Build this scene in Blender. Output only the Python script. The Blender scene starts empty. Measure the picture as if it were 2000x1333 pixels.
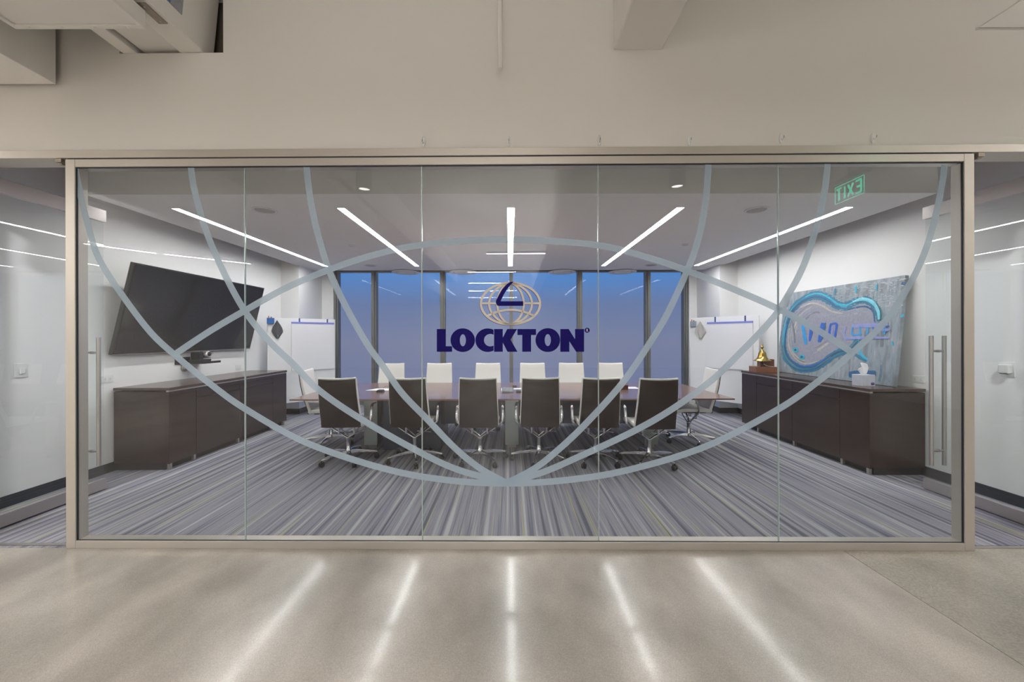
import bpy, bmesh, math, random
from mathutils import Vector, Matrix, Euler

random.seed(7)
PI = math.pi
D = bpy.data
scene = bpy.context.scene
COL = scene.collection

# ------------------------------------------------------------------ camera
F_PX, VPX, VPY, CAM_H = 750.0, 995.0, 658.0, 1.5
cam_data = D.cameras.new('camera')
cam = D.objects.new('camera', cam_data)
COL.objects.link(cam)
cam_data.sensor_width = 36.0
cam_data.lens = F_PX / 2000.0 * 36.0
cam_data.shift_x = (1000 - VPX) / 2000.0
cam_data.shift_y = (VPY - 666.5) / 2000.0
cam_data.clip_start = 0.02
CAM_R = Euler((PI / 2, 0, 0)).to_matrix() @ Matrix.Rotation(math.radians(-0.116), 3, 'Z')
cam.matrix_world = Matrix.Translation((0, 0, CAM_H)) @ CAM_R.to_4x4()
scene.camera = cam

# ------------------------------------------------------------------ view, world, light levels
vs = scene.view_settings
vs.view_transform = 'Standard'
vs.look = 'None'
vs.gamma = 1.0
vs.use_curve_mapping = False
vs.exposure = 0.0
scene.cycles.max_bounces = 8
scene.cycles.diffuse_bounces = 4
scene.cycles.glossy_bounces = 4
scene.cycles.transparent_max_bounces = 16
scene.cycles.sample_clamp_indirect = 6.0
scene.cycles.caustics_reflective = False
scene.cycles.caustics_refractive = False

LED = 44.0          # conference room ceiling strips
PENDANT = 12.0       # corridor pendants: glow of the diffuser
PEND_W = 30.0        # watts per metre downwards
PEND_UP = 60.0       # watts per metre upwards, uplight added to wash the upper wall
DOOR_FILL_W = 240.0      # unseen downlights added over the doors to brighten the side walls
SPOT_W = 12.0       # corridor cylinder downlights
WARM = (1.0, 0.99, 0.98)
COOL = (1.0, 0.985, 0.97)

world = D.worlds.new('dusk_sky')
scene.world = world
world.use_nodes = True
wn = world.node_tree
wn.nodes.clear()
w_out = wn.nodes.new('ShaderNodeOutputWorld')
w_bg = wn.nodes.new('ShaderNodeBackground')
w_tc = wn.nodes.new('ShaderNodeTexCoord')
w_sep = wn.nodes.new('ShaderNodeSeparateXYZ')
w_map = wn.nodes.new('ShaderNodeMapRange')
w_ramp = wn.nodes.new('ShaderNodeValToRGB')
w_map.inputs['From Min'].default_value = -0.35
w_map.inputs['From Max'].default_value = 0.65
wn.links.new(w_tc.outputs['Generated'], w_sep.inputs[0])
wn.links.new(w_sep.outputs['Z'], w_map.inputs['Value'])
wn.links.new(w_map.outputs[0], w_ramp.inputs[0])
wn.links.new(w_ramp.outputs[0], w_bg.inputs['Color'])
wn.links.new(w_bg.outputs[0], w_out.inputs[0])
w_bg.inputs['Strength'].default_value = 1.0
er = w_ramp.color_ramp.elements
er[0].position = 0.0;  er[0].color = (0.155, 0.185, 0.34, 1)
er[1].position = 1.0;  er[1].color = (0.05, 0.14, 0.40, 1)
for p, c in ((0.34, (0.225, 0.25, 0.39, 1)), (0.43, (0.17, 0.23, 0.42, 1)), (0.50, (0.105, 0.275, 0.64, 1))):
    e = er.new(p); e.color = c

# ------------------------------------------------------------------ pixel -> place helpers
def ray(px, py):
    return CAM_R @ Vector(((px - VPX) / F_PX, -(py - VPY) / F_PX, -1.0))
EYE = Vector((0, 0, CAM_H))
def at_y(px, py, y):
    d = ray(px, py); return EYE + d * (y / d.y)
def at_z(px, py, z):
    d = ray(px, py); return EYE + d * ((z - CAM_H) / d.z)
def at_x(px, py, x):
    d = ray(px, py); return EYE + d * (x / d.x)
def at_plane(px, py, p0, n):
    d = ray(px, py); return EYE + d * ((p0 - EYE).dot(n) / d.dot(n))

# ------------------------------------------------------------------ materials
MATS = {}
def new_mat(name):
    m = D.materials.new(name); m.use_nodes = True
    m.node_tree.nodes.clear()
    MATS[name] = m
    return m, m.node_tree.nodes, m.node_tree.links
def srgb(r, g, b):
    f = lambda v: (v / 255 / 12.92) if v / 255 <= 0.04045 else ((v / 255 + 0.055) / 1.055) ** 2.4
    return (f(r), f(g), f(b), 1.0)
def pbr(name, color, rough=0.5, metal=0.0, spec=0.5, coat=0.0, noise=0.0, nscale=8.0, bump=0.0, bscale=60.0, stretch=(1, 1, 1)):
    m, N, L = new_mat(name)
    o = N.new('ShaderNodeOutputMaterial'); b = N.new('ShaderNodeBsdfPrincipled')
    L.new(b.outputs[0], o.inputs[0])
    b.inputs['Base Color'].default_value = color
    b.inputs['Roughness'].default_value = rough
    b.inputs['Metallic'].default_value = metal
    b.inputs['Specular IOR Level'].default_value = spec
    b.inputs['Coat Weight'].default_value = coat
    b.inputs['Coat Roughness'].default_value = 0.08
    if noise or bump:
        tc = N.new('ShaderNodeTexCoord'); mp = N.new('ShaderNodeMapping')
        mp.inputs['Scale'].default_value = stretch
        L.new(tc.outputs['Object'], mp.inputs[0])
    if noise:
        nz = N.new('ShaderNodeTexNoise'); nz.inputs['Scale'].default_value = nscale; nz.inputs['Detail'].default_value = 5
        L.new(mp.outputs[0], nz.inputs['Vector'])
        mx = N.new('ShaderNodeMix'); mx.data_type = 'RGBA'
        c = color
        mx.inputs[6].default_value = tuple(max(0, v * (1 - noise)) for v in c[:3]) + (1,)
        mx.inputs[7].default_value = tuple(min(1, v * (1 + noise)) for v in c[:3]) + (1,)
        L.new(nz.outputs[0], mx.inputs[0]); L.new(mx.outputs[2], b.inputs['Base Color'])
    if bump:
        nb = N.new('ShaderNodeTexNoise'); nb.inputs['Scale'].default_value = bscale; nb.inputs['Detail'].default_value = 4
        L.new(mp.outputs[0], nb.inputs['Vector'])
        bp = N.new('ShaderNodeBump'); bp.inputs['Strength'].default_value = bump; bp.inputs['Distance'].default_value = 0.01
        L.new(nb.outputs[0], bp.inputs['Height']); L.new(bp.outputs[0], b.inputs['Normal'])
    return m
def emis(name, color, strength):
    m, N, L = new_mat(name)
    o = N.new('ShaderNodeOutputMaterial'); e = N.new('ShaderNodeEmission')
    e.inputs[0].default_value = tuple(color[:3]) + (1,); e.inputs[1].default_value = strength
    L.new(e.outputs[0], o.inputs[0]); return m
def glass(name, tint, f0=0.04, rough=0.0):
    """thin clear pane: mirror share grows towards grazing view, the rest passes straight through"""
    m, N, L = new_mat(name)
    o = N.new('ShaderNodeOutputMaterial'); mix = N.new('ShaderNodeMixShader')
    t = N.new('ShaderNodeBsdfTransparent'); g = N.new('ShaderNodeBsdfGlossy')
    t.inputs[0].default_value = tint; g.inputs['Roughness'].default_value = rough
    lw = N.new('ShaderNodeLayerWeight'); lw.inputs[0].default_value = 0.5
    pw = N.new('ShaderNodeMath'); pw.operation = 'POWER'; pw.inputs[1].default_value = 5.0
    ma = N.new('ShaderNodeMath'); ma.operation = 'MULTIPLY_ADD'; ma.inputs[1].default_value = 1 - f0; ma.inputs[2].default_value = f0
    L.new(lw.outputs['Facing'], pw.inputs[0]); L.new(pw.outputs[0], ma.inputs[0])
    ge = N.new('ShaderNodeNewGeometry'); iv = N.new('ShaderNodeMath'); iv.operation = 'SUBTRACT'; iv.inputs[0].default_value = 1.0
    mf = N.new('ShaderNodeMath'); mf.operation = 'MULTIPLY'
    L.new(ge.outputs['Backfacing'], iv.inputs[1]); L.new(iv.outputs[0], mf.inputs[0]); L.new(ma.outputs[0], mf.inputs[1])
    L.new(mf.outputs[0], mix.inputs[0]); L.new(t.outputs[0], mix.inputs[1]); L.new(g.outputs[0], mix.inputs[2])
    L.new(mix.outputs[0], o.inputs[0]); return m
def film(name, color, through):
    m, N, L = new_mat(name)
    o = N.new('ShaderNodeOutputMaterial'); mix = N.new('ShaderNodeMixShader'); mix2 = N.new('ShaderNodeMixShader')
    t = N.new('ShaderNodeBsdfTransparent'); d = N.new('ShaderNodeBsdfDiffuse'); tr = N.new('ShaderNodeBsdfTranslucent')
    for n in (d, tr): n.inputs[0].default_value = color
    t.inputs[0].default_value = (0.95, 0.97, 0.98, 1)
    mix2.inputs[0].default_value = 0.5
    L.new(d.outputs[0], mix2.inputs[1]); L.new(tr.outputs[0], mix2.inputs[2])
    mix.inputs[0].default_value = through
    L.new(mix2.outputs[0], mix.inputs[1]); L.new(t.outputs[0], mix.inputs[2]); L.new(mix.outputs[0], o.inputs[0]); return m

def carpet_mat():
    m, N, L = new_mat('striped_carpet')
    o = N.new('ShaderNodeOutputMaterial'); b = N.new('ShaderNodeBsdfPrincipled'); L.new(b.outputs[0], o.inputs[0])
    b.inputs['Roughness'].default_value = 0.95; b.inputs['Specular IOR Level'].default_value = 0.1
    tc = N.new('ShaderNodeTexCoord')
    def stripes(sx, sy, detail, off):
        mp = N.new('ShaderNodeMapping'); mp.inputs['Scale'].default_value = (sx, sy, 1); mp.inputs['Location'].default_value = (off, off * 2, 0)
        L.new(tc.outputs['Object'], mp.inputs[0])
        n = N.new('ShaderNodeTexNoise'); n.inputs['Scale'].default_value = 1.0; n.inputs['Detail'].default_value = detail; n.inputs['Roughness'].default_value = 0.6
        L.new(mp.outputs[0], n.inputs['Vector']); return n
    a = stripes(20, 0.22, 1, 3.1)
    f = stripes(75, 0.7, 2, 9.7)
    ad = N.new('ShaderNodeMath'); ad.operation = 'MULTIPLY_ADD'; ad.inputs[1].default_value = 0.34
    L.new(f.outputs[0], ad.inputs[0])
    sc = N.new('ShaderNodeMath'); sc.operation = 'MULTIPLY'; sc.inputs[1].default_value = 0.8
    L.new(a.outputs[0], sc.inputs[0]); L.new(sc.outputs[0], ad.inputs[2])
    rp = N.new('ShaderNodeValToRGB')
    el = rp.color_ramp.elements
    el[0].position = 0.42; el[0].color = srgb(106, 106, 117)
    el[1].position = 0.74; el[1].color = srgb(186, 185, 190)
    for p, c in ((0.50, srgb(128, 128, 143)), (0.56, srgb(158, 157, 165)), (0.60, srgb(138, 137, 152)), (0.67, srgb(170, 170, 175))):
        e = el.new(p); e.color = c
    L.new(ad.outputs[0], rp.inputs[0])
    # thin olive-yellow accent lines
    y = stripes(31, 0.33, 1, 21.3)
    yr = N.new('ShaderNodeValToRGB'); ye = yr.color_ramp.elements
    ye[0].position = 0.645; ye[0].color = (0, 0, 0, 1); ye[1].position = 0.68; ye[1].color = (1, 1, 1, 1)
    L.new(y.outputs[0], yr.inputs[0])
    mx = N.new('ShaderNodeMix'); mx.data_type = 'RGBA'; mx.inputs[7].default_value = srgb(176, 174, 140)
    ym = N.new('ShaderNodeMath'); ym.operation = 'MULTIPLY'; ym.inputs[1].default_value = 0.75
    L.new(yr.outputs[0], ym.inputs[0]); L.new(ym.outputs[0], mx.inputs[0]); L.new(rp.outputs[0], mx.inputs[6])
    # pile
    pz = N.new('ShaderNodeTexNoise'); pz.inputs['Scale'].default_value = 220; pz.inputs['Detail'].default_value = 2
    L.new(tc.outputs['Object'], pz.inputs['Vector'])
    mr = N.new('ShaderNodeMapRange'); mr.inputs['To Min'].default_value = 0.72; mr.inputs['To Max'].default_value = 1.28
    L.new(pz.outputs[0], mr.inputs['Value'])
    mu = N.new('ShaderNodeMix'); mu.data_type = 'RGBA'; mu.blend_type = 'MULTIPLY'; mu.inputs[0].default_value = 1.0
    L.new(mx.outputs[2], mu.inputs[6]); L.new(mr.outputs[0], mu.inputs[7]); L.new(mu.outputs[2], b.inputs['Base Color'])
    bp = N.new('ShaderNodeBump'); bp.inputs['Strength'].default_value = 0.5; bp.inputs['Distance'].default_value = 0.004
    L.new(pz.outputs[0], bp.inputs['Height']); L.new(bp.outputs[0], b.inputs['Normal'])
    return m

def concrete_mat(name, base, dark, agg):
    m, N, L = new_mat(name)
    o = N.new('ShaderNodeOutputMaterial'); b = N.new('ShaderNodeBsdfPrincipled'); L.new(b.outputs[0], o.inputs[0])
    tc = N.new('ShaderNodeTexCoord')
    big = N.new('ShaderNodeTexNoise'); big.inputs['Scale'].default_value = 1.0; big.inputs['Detail'].default_value = 3; big.inputs['Roughness'].default_value = 0.5
    mp = N.new('ShaderNodeMapping'); mp.inputs['Scale'].default_value = (1.5, 0.9, 1); mp.inputs['Rotation'].default_value = (0, 0, 0.6)
    L.new(tc.outputs['Object'], mp.inputs[0]); L.new(mp.outputs[0], big.inputs['Vector'])
    r1 = N.new('ShaderNodeValToRGB'); e = r1.color_ramp.elements
    r1.color_ramp.interpolation = 'EASE'; e[0].position = 0.15; e[0].color = dark; e[1].position = 0.90; e[1].color = base
    L.new(big.outputs[0], r1.inputs[0])
    sp = N.new('ShaderNodeTexVoronoi'); sp.inputs['Scale'].default_value = agg
    L.new(tc.outputs['Object'], sp.inputs['Vector'])
    r2 = N.new('ShaderNodeValToRGB'); e = r2.color_ramp.elements
    e[0].position = 0.0; e[0].color = (0.86, 0.86, 0.86, 1); e[1].position = 1.0; e[1].color = (1.1, 1.1, 1.1, 1)
    sepc = N.new('ShaderNodeSeparateColor'); L.new(sp.outputs['Color'], sepc.inputs[0]); L.new(sepc.outputs[0], r2.inputs[0])
    mu = N.new('ShaderNodeMix'); mu.data_type = 'RGBA'; mu.blend_type = 'MULTIPLY'; mu.inputs[0].default_value = 1.0
    L.new(r1.outputs[0], mu.inputs[6]); L.new(r2.outputs[0], mu.inputs[7])
    # a few pale sand grains
    fl = N.new('ShaderNodeTexNoise'); fl.inputs['Scale'].default_value = 160; fl.inputs['Detail'].default_value = 1
    L.new(tc.outputs['Object'], fl.inputs['Vector'])
    r3 = N.new('ShaderNodeValToRGB'); e = r3.color_ramp.elements
    e[0].position = 0.70; e[0].color = (0, 0, 0, 1); e[1].position = 0.76; e[1].color = (0.6, 0.6, 0.6, 1)
    L.new(fl.outputs[0], r3.inputs[0])
    mx = N.new('ShaderNodeMix'); mx.data_type = 'RGBA'; mx.inputs[7].default_value = srgb(225, 216, 204)
    L.new(r3.outputs[0], mx.inputs[0]); L.new(mu.outputs[2], mx.inputs[6]); L.new(mx.outputs[2], b.inputs['Base Color'])
    b.inputs['Roughness'].default_value = 0.25
    b.inputs['Specular IOR Level'].default_value = 0.4
    b.inputs['Coat Weight'].default_value = 0.26; b.inputs['Coat Roughness'].default_value = 0.108
    bz = N.new('ShaderNodeTexNoise'); bz.inputs['Scale'].default_value = 90; bz.inputs['Detail'].default_value = 3
    L.new(tc.outputs['Object'], bz.inputs['Vector'])
    bp = N.new('ShaderNodeBump'); bp.inputs['Strength'].default_value = 0.04; bp.inputs['Distance'].default_value = 0.003
    L.new(bz.outputs[0], bp.inputs['Height']); L.new(bp.outputs[0], b.inputs['Normal'])
    return m

M_wall_in = pbr('white_wall_paint', srgb(242, 241, 241), 0.7)
M_wall_out = pbr('warm_white_wall_paint', srgb(229, 226, 221), 0.75, noise=0.015, nscale=0.8)
M_ceil = pbr('ceiling_paint', srgb(244, 243, 242), 0.85)
M_grey_wall = pbr('grey_wall_paint', srgb(200, 197, 193), 0.8)
M_deck = pbr('deck_paint', srgb(236, 234, 230), 0.85)
M_dark = pbr('black_rubber', srgb(34, 35, 40), 0.6)
M_base = pbr('charcoal_vinyl_base', srgb(48, 50, 56), 0.45)
M_alu = pbr('brushed_aluminium_frame', srgb(196, 190, 182), 0.42, 0.55, noise=0.02, nscale=3)
M_steel = pbr('brushed_steel', srgb(190, 184, 182), 0.33, 0.9, bump=0.03, bscale=40, stretch=(1, 1, 30))
M_chrome = pbr('polished_chrome', srgb(215, 215, 220), 0.09, 1.0)
M_mull = pbr('grey_mullion', srgb(128, 128, 126), 0.45, 0.4)
M_gasket = pbr('dark_gasket', srgb(40, 44, 52), 0.5)
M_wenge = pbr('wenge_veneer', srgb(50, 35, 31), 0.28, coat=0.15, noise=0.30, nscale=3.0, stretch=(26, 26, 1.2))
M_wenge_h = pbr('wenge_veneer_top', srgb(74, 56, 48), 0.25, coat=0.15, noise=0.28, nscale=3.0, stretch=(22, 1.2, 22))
M_table = pbr('walnut_table_top', srgb(128, 98, 90), 0.25, coat=0.25, noise=0.20, nscale=3.0, stretch=(1.2, 24, 24))
M_shell = pbr('dark_wood_chair_shell', srgb(42, 29, 25), 0.3, coat=0.1, noise=0.28, nscale=3.0, stretch=(24, 24, 1.2))
M_leather = pbr('white_leather', srgb(238, 236, 232), 0.45, bump=0.08, bscale=120)
M_black = pbr('black_plastic', srgb(26, 27, 30), 0.4)
M_tvbody = pbr('tv_body', srgb(24, 25, 28), 0.3)
M_screen = pbr('tv_screen_glass', srgb(14, 16, 22), 0.10, spec=0.5)
M_white_p = pbr('white_plastic', srgb(232, 232, 232), 0.35)
M_board = pbr('white_marker_surface', srgb(243, 243, 246), 0.18)
M_paper = pbr('white_paper', srgb(238, 238, 244), 0.8)
M_purple = pbr('lilac_pad_strip', srgb(132, 138, 214), 0.7)
M_navytab = pbr('navy_strap', srgb(36, 62, 124), 0.7)
M_bluebox = pbr('blue_plastic', srgb(44, 100, 170), 0.4)
M_orange = pbr('orange_plastic', srgb(214, 118, 54), 0.4)
M_clothd = pbr('charcoal_cloth', srgb(84, 86, 94), 0.9, bump=0.3, bscale=200)
M_clothl = pbr('pale_grey_cloth', srgb(190, 188, 186), 0.9, bump=0.3, bscale=200)
M_brass = pbr('brass', srgb(206, 168, 92), 0.22, 1.0)
M_brown = pbr('brown_wood', srgb(142, 92, 68), 0.4, noise=0.2, nscale=3, stretch=(3, 25, 25))
M_base_panel = pbr('light_grey_metal_panel', srgb(170, 178, 178), 0.3, 0.5)
M_base_dark = pbr('dark_blue_grey_gloss_panel', srgb(62, 68, 84), 0.22, coat=0.3)
M_navy = pbr('navy_vinyl', srgb(26, 19, 100), 0.6, spec=0.08)
M_beige = pbr('silver_beige_vinyl', srgb(222, 212, 200), 0.45)
M_film = film('frosted_film', (0.66, 0.76, 0.83, 1), 0.46)
M_glass = glass('clear_partition_glass', (0.965, 0.982, 0.980, 1), 0.065)
M_door_glass = glass('door_glass', (0.965, 0.985, 0.98, 1), 0.08)
M_win_glass = glass('window_glass', (0.95, 0.96, 0.98, 1), 0.008)
M_edge = pbr('polished_glass_edge', srgb(190, 205, 205), 0.15, 0.3)
M_led = emis('led_strip', COOL, LED)
M_pend = emis('pendant_diffuser', WARM, PENDANT)
M_exit = emis('green_exit_letter', (0.03, 0.75, 0.42), 9.0)
M_carpet = carpet_mat()
M_conc = concrete_mat('polished_concrete', srgb(214, 205, 194), srgb(132, 125, 117), 300)
M_conc2 = concrete_mat('grey_polished_concrete', srgb(192, 184, 172), srgb(136, 130, 120), 120)
M_galv = pbr('painted_duct', srgb(206, 202, 196), 0.5, 0.2)
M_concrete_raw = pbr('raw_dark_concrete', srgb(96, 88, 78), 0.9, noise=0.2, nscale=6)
M_plate = pbr('stamped_plate', srgb(158, 148, 136), 0.5, 0.5, noise=0.2, nscale=40)

# ------------------------------------------------------------------ mesh builder
class MB:
    def __init__(self):
        self.v, self.f, self.s = [], [], []
    def add(self, verts, faces, smooth=False):
        n = len(self.v)
        self.v += [tuple(p) for p in verts]
        self.f += [tuple(i + n for i in f) for f in faces]
        self.s += [smooth] * len(faces)
        return self
    def box(self, x0, y0, z0, x1, y1, z1):
        vs_ = [(x0, y0, z0), (x1, y0, z0), (x1, y1, z0), (x0, y1, z0), (x0, y0, z1), (x1, y0, z1), (x1, y1, z1), (x0, y1, z1)]
        return self.add(vs_, [(0, 3, 2, 1), (4, 5, 6, 7), (0, 1, 5, 4), (1, 2, 6, 5), (2, 3, 7, 6), (3, 0, 4, 7)])
    def hexa(self, a, b):
        """two quads (4 points each, same winding) joined into a solid"""
        return self.add(list(a) + list(b), [(3, 2, 1, 0), (4, 5, 6, 7), (0, 1, 5, 4), (1, 2, 6, 5), (2, 3, 7, 6), (3, 0, 4, 7)])
    def prism(self, poly, d):
        """polygon of 3-D points pushed along vector d"""
        n = len(poly); d = Vector(d)
        top = [Vector(p) + d for p in poly]
        return self.add([Vector(p) for p in poly] + top,
                        [tuple(range(n - 1, -1, -1)), tuple(range(n, 2 * n))] + [(i, (i + 1) % n, n + (i + 1) % n, n + i) for i in range(n)])
    def tube(self, pts, r, seg=10, caps=True, squash=None):
        pts = [Vector(p) for p in pts]; n = len(pts); rings = []
        rs = r if isinstance(r, (list, tuple)) else [r] * n
        up = Vector((0, 0, 1)); prev = None
        for i, p in enumerate(pts):
            t = (pts[min(i + 1, n - 1)] - pts[max(i - 1, 0)]).normalized()
            if prev is None:
                a = t.cross(up)
                if a.length < 1e-3: a = t.cross(Vector((0, 1, 0)))
                a.normalize()
            else:
                a = (prev - t * prev.dot(t)).normalized()
            prev = a
            b = t.cross(a)
            sq = squash or (1, 1)
            rings.append([p + (a * math.cos(2 * PI * k / seg) * sq[0] + b * math.sin(2 * PI * k / seg) * sq[1]) * rs[i] for k in range(seg)])
        vs_ = [q for rg in rings for q in rg]; fs = []
        for i in range(n - 1):
            for k in range(seg):
                fs.append((i * seg + k, i * seg + (k + 1) % seg, (i + 1) * seg + (k + 1) % seg, (i + 1) * seg + k))
        self.add(vs_, fs, True)
        if caps:
            self.add(rings[0], [tuple(range(seg - 1, -1, -1))]); self.add(rings[-1], [tuple(range(seg))])
        return self
    def lathe(self, prof, c=(0, 0, 0), seg=24, axis='Z'):
        cx, cy, cz = c; vs_ = []; fs = []
        for (r, h) in prof:
            for k in range(seg):
                a = 2 * PI * k / seg
                if axis == 'Z': vs_.append((cx + r * math.cos(a), cy + r * math.sin(a), cz + h))
                elif axis == 'X': vs_.append((cx + h, cy + r * math.cos(a), cz + r * math.sin(a)))
                else: vs_.append((cx + r * math.cos(a), cy + h, cz + r * math.sin(a)))
        for i in range(len(prof) - 1):
            for k in range(seg):
                fs.append((i * seg + k, i * seg + (k + 1) % seg, (i + 1) * seg + (k + 1) % seg, (i + 1) * seg + k))
        return self.add(vs_, fs, True)
    def disc(self, c, r, h, seg=24, axis='Z'):
        return self.lathe([(0.0001, 0), (r, 0), (r, h), (0.0001, h)], c, seg, axis)
    def ribbon(self, pts, w, n, t, off=0.0, lift=0.0):
        """flat band along 3-D points lying in a plane with normal n; thickness t along n"""
        pts = [Vector(p) for p in pts]; n = Vector(n).normalized(); m = len(pts)
        ws = w if isinstance(w, (list, tuple)) else [w] * m
        L_, R_ = [], []
        for i, p in enumerate(pts):
            d = (pts[min(i + 1, m - 1)] - pts[max(i - 1, 0)]).normalized(); s = d.cross(n).normalized()
            L_.append(p + s * ws[i] / 2 + n * off); R_.append(p - s * ws[i] / 2 + n * off)
        T = n * t
        vs_ = []; fs = []
        for i in range(m):
            vs_ += [L_[i], R_[i], R_[i] + T, (L_[i] + R_[i]) / 2 + T + n * lift, L_[i] + T]
        for i in range(m - 1):
            a, b = i * 5, i * 5 + 5
            for k in range(5):
                fs.append((a + k, a + (k + 1) % 5, b + (k + 1) % 5, b + k))
        fs += [(4, 3, 2, 1, 0), tuple((m - 1) * 5 + k for k in range(5))]
        return self.add(vs_, fs)
    def obj(self, name, mat, parent=None, bevel=0.0, seg=2, loc=None, rot=None, recalc=True):
        me = D.meshes.new(name)
        me.from_pydata(self.v, [], self.f)
        for p, s in zip(me.polygons, self.s): p.use_smooth = s
        if recalc:
            bm = bmesh.new(); bm.from_mesh(me)
            bmesh.ops.recalc_face_normals(bm, faces=bm.faces)
            bm.to_mesh(me); bm.free()
        me.materials.append(mat)
        o = D.objects.new(name, me); COL.objects.link(o)
        if parent: o.parent = parent
        if loc: o.location = loc
        if rot: o.rotation_euler = rot
        if bevel:
            b = o.modifiers.new('bevel', 'BEVEL'); b.width = bevel; b.segments = seg; b.limit_method = 'ANGLE'; b.angle_limit = math.radians(40)
            b.harden_normals = False
        return o

def tag(o, label=None, cat=None, group=None, kind=None):
    if label: o['label'] = label
    if cat: o['category'] = cat
    if group: o['group'] = group
    if kind: o['kind'] = kind
    return o
def thing(name, label, cat, loc=(0, 0, 0), rz=0.0, group=None, kind=None):
    o = D.objects.new(name, None); COL.objects.link(o)
    o.empty_display_size = 0.1
    o.location = loc; o.rotation_euler = (0, 0, rz)
    return tag(o, label, cat, group, kind)
def struct(name, mb, mat, label=None, parent=None, **k):
    o = mb.obj(name, mat, parent, **k)
    if parent is None: o['kind'] = 'structure'
    if label: o['label'] = label
    return o
def copy_tree(o, parent=None):
    c = o.copy(); COL.objects.link(c)
    if parent: c.parent = parent
    for ch in [x for x in D.objects if x.parent == o]:
        copy_tree(ch, c)
    return c
def smooth_path(pts, n=8):
    """Catmull-Rom through 2-D or 3-D points"""
    P = [Vector(p) for p in pts]; out = []
    for i in range(len(P) - 1):
        p0, p1, p2, p3 = P[max(i - 1, 0)], P[i], P[i + 1], P[min(i + 2, len(P) - 1)]
        for k in range(n):
            t = k / n
            out.append(0.5 * ((2 * p1) + (p2 - p0) * t + (2 * p0 - 5 * p1 + 4 * p2 - p3) * t * t + (3 * p1 - p0 - 3 * p2 + p3) * t ** 3))
    out.append(P[-1]); return out

# ================================================================== THE SETTING
WX = 4.46           # side walls of the conference room
WIN_Y = 8.55        # window plane
CZ = 2.90           # underside of the ceiling cloud
TOP = 3.60
TH = math.radians(0.53)     # the partition stands a hair out of square with the room
PO = (0.0, 2.70, 0.0); PR = (0, 0, -TH)
P_N = Vector((-math.sin(TH), -math.cos(TH), 0)).normalized()        # towards the corridor
def loc_of(px, py, depth=0.0):
    """pixel -> (x, z) in the partition's own frame"""
    p = at_plane(px, py, Vector(PO) - P_N * depth, P_N)
    d = p - Vector(PO)
    ax = Vector((math.cos(TH), -math.sin(TH), 0))
    return d.dot(ax), d.z

# --- floors
mb = MB(); mb.box(-9, -13, -0.1, 2.328, 2.74, 0)
floor = struct('floor', mb, M_conc, 'polished warm grey concrete corridor floor')
mb = MB(); mb.box(2.334, -13, -0.1, 9, 2.74, -0.0005)
struct('slab', mb, M_conc2, 'greyer concrete slab with coarse aggregate', floor)
mb = MB(); mb.box(-4.9, 2.745, -0.1, 4.9, 9.0, 0)
struct('floor_carpet', mb, M_carpet, 'grey lilac carpet with narrow stripes and olive lines')

# --- conference room walls
for s, nm in ((-1, 'left'), (1, 'right')):
    mb = MB(); mb.box(min(s * WX, s * (WX + .15)), 2.85, 0, max(s * WX, s * (WX + .15)), 8.6, TOP)
    w = struct('wall_' + nm, mb, M_wall_in, 'white painted side wall of the meeting room')
    mb = MB(); x0 = 4.11
    mb.box(min(s * x0, s * WX), 7.5, 0, max(s * x0, s * WX), 8.42, TOP)
    struct('column', mb, M_wall_in, 'square white column in the corner', w)
    mb = MB()
    mb.box(min(s * WX, s * (WX - .012)), 2.85, 0, max(s * WX, s * (WX - .012)), 7.5, 0.10)
    mb.box(min(s * (x0 - .012), s * WX), 7.488, 0, max(s * (x0 - .012), s * WX), 7.5, 0.10)
    mb.box(min(s * (x0 - .012), s * x0), 7.488, 0, max(s * (x0 - .012), s * x0), 8.42, 0.10)
    struct('baseboard_' + nm, mb, M_base, 'charcoal vinyl baseboard')
mb = MB()
mb.box(-WX, 8.42, 0, -3.86, 8.6, TOP); mb.box(3.94, 8.42, 0, WX, 8.6, TOP); mb.box(-3.86, 8.42, 3.2, 3.94, 8.6, TOP)
struct('wall_back', mb, M_wall_in, 'white wall beside the tall windows')

# --- windows
win = thing('window_1', 'floor to ceiling window wall with grey mullions', None, (0, WIN_Y, 0), kind='structure')
mx = [-3.82, -2.99, -1.475, 0.04, 1.555, 3.06, 3.89]
for i, x in enumerate(mx):
    mb = MB(); hw = 0.055 if 0 < i < 6 else 0.045
    if i == 3: hw = 0.04
    mb.box(x - hw, -0.09, 0, x + hw, 0.05, 3.2)
    mb.box(x - hw * 0.35, -0.12, 0, x + hw * 0.35, -0.09, 3.2)
    mb.obj('mullion', M_mull, win, 0.004)
for i in range(6):
    mb = MB(); mb.box(mx[i] + .03, 0.0, 0.08, mx[i + 1] - .03, 0.012, 3.13)
    mb.obj('window_pane', M_win_glass, win)
mb = MB(); mb.box(-3.86, -0.09, 2.93, 3.94, 0.05, 3.2); mb.obj('window_head', M_mull, win, 0.004)
mb = MB(); mb.box(-3.86, -0.09, 0, 3.94, 0.05, 0.09); mb.obj('window_sill', M_mull, win, 0.004)

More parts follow.
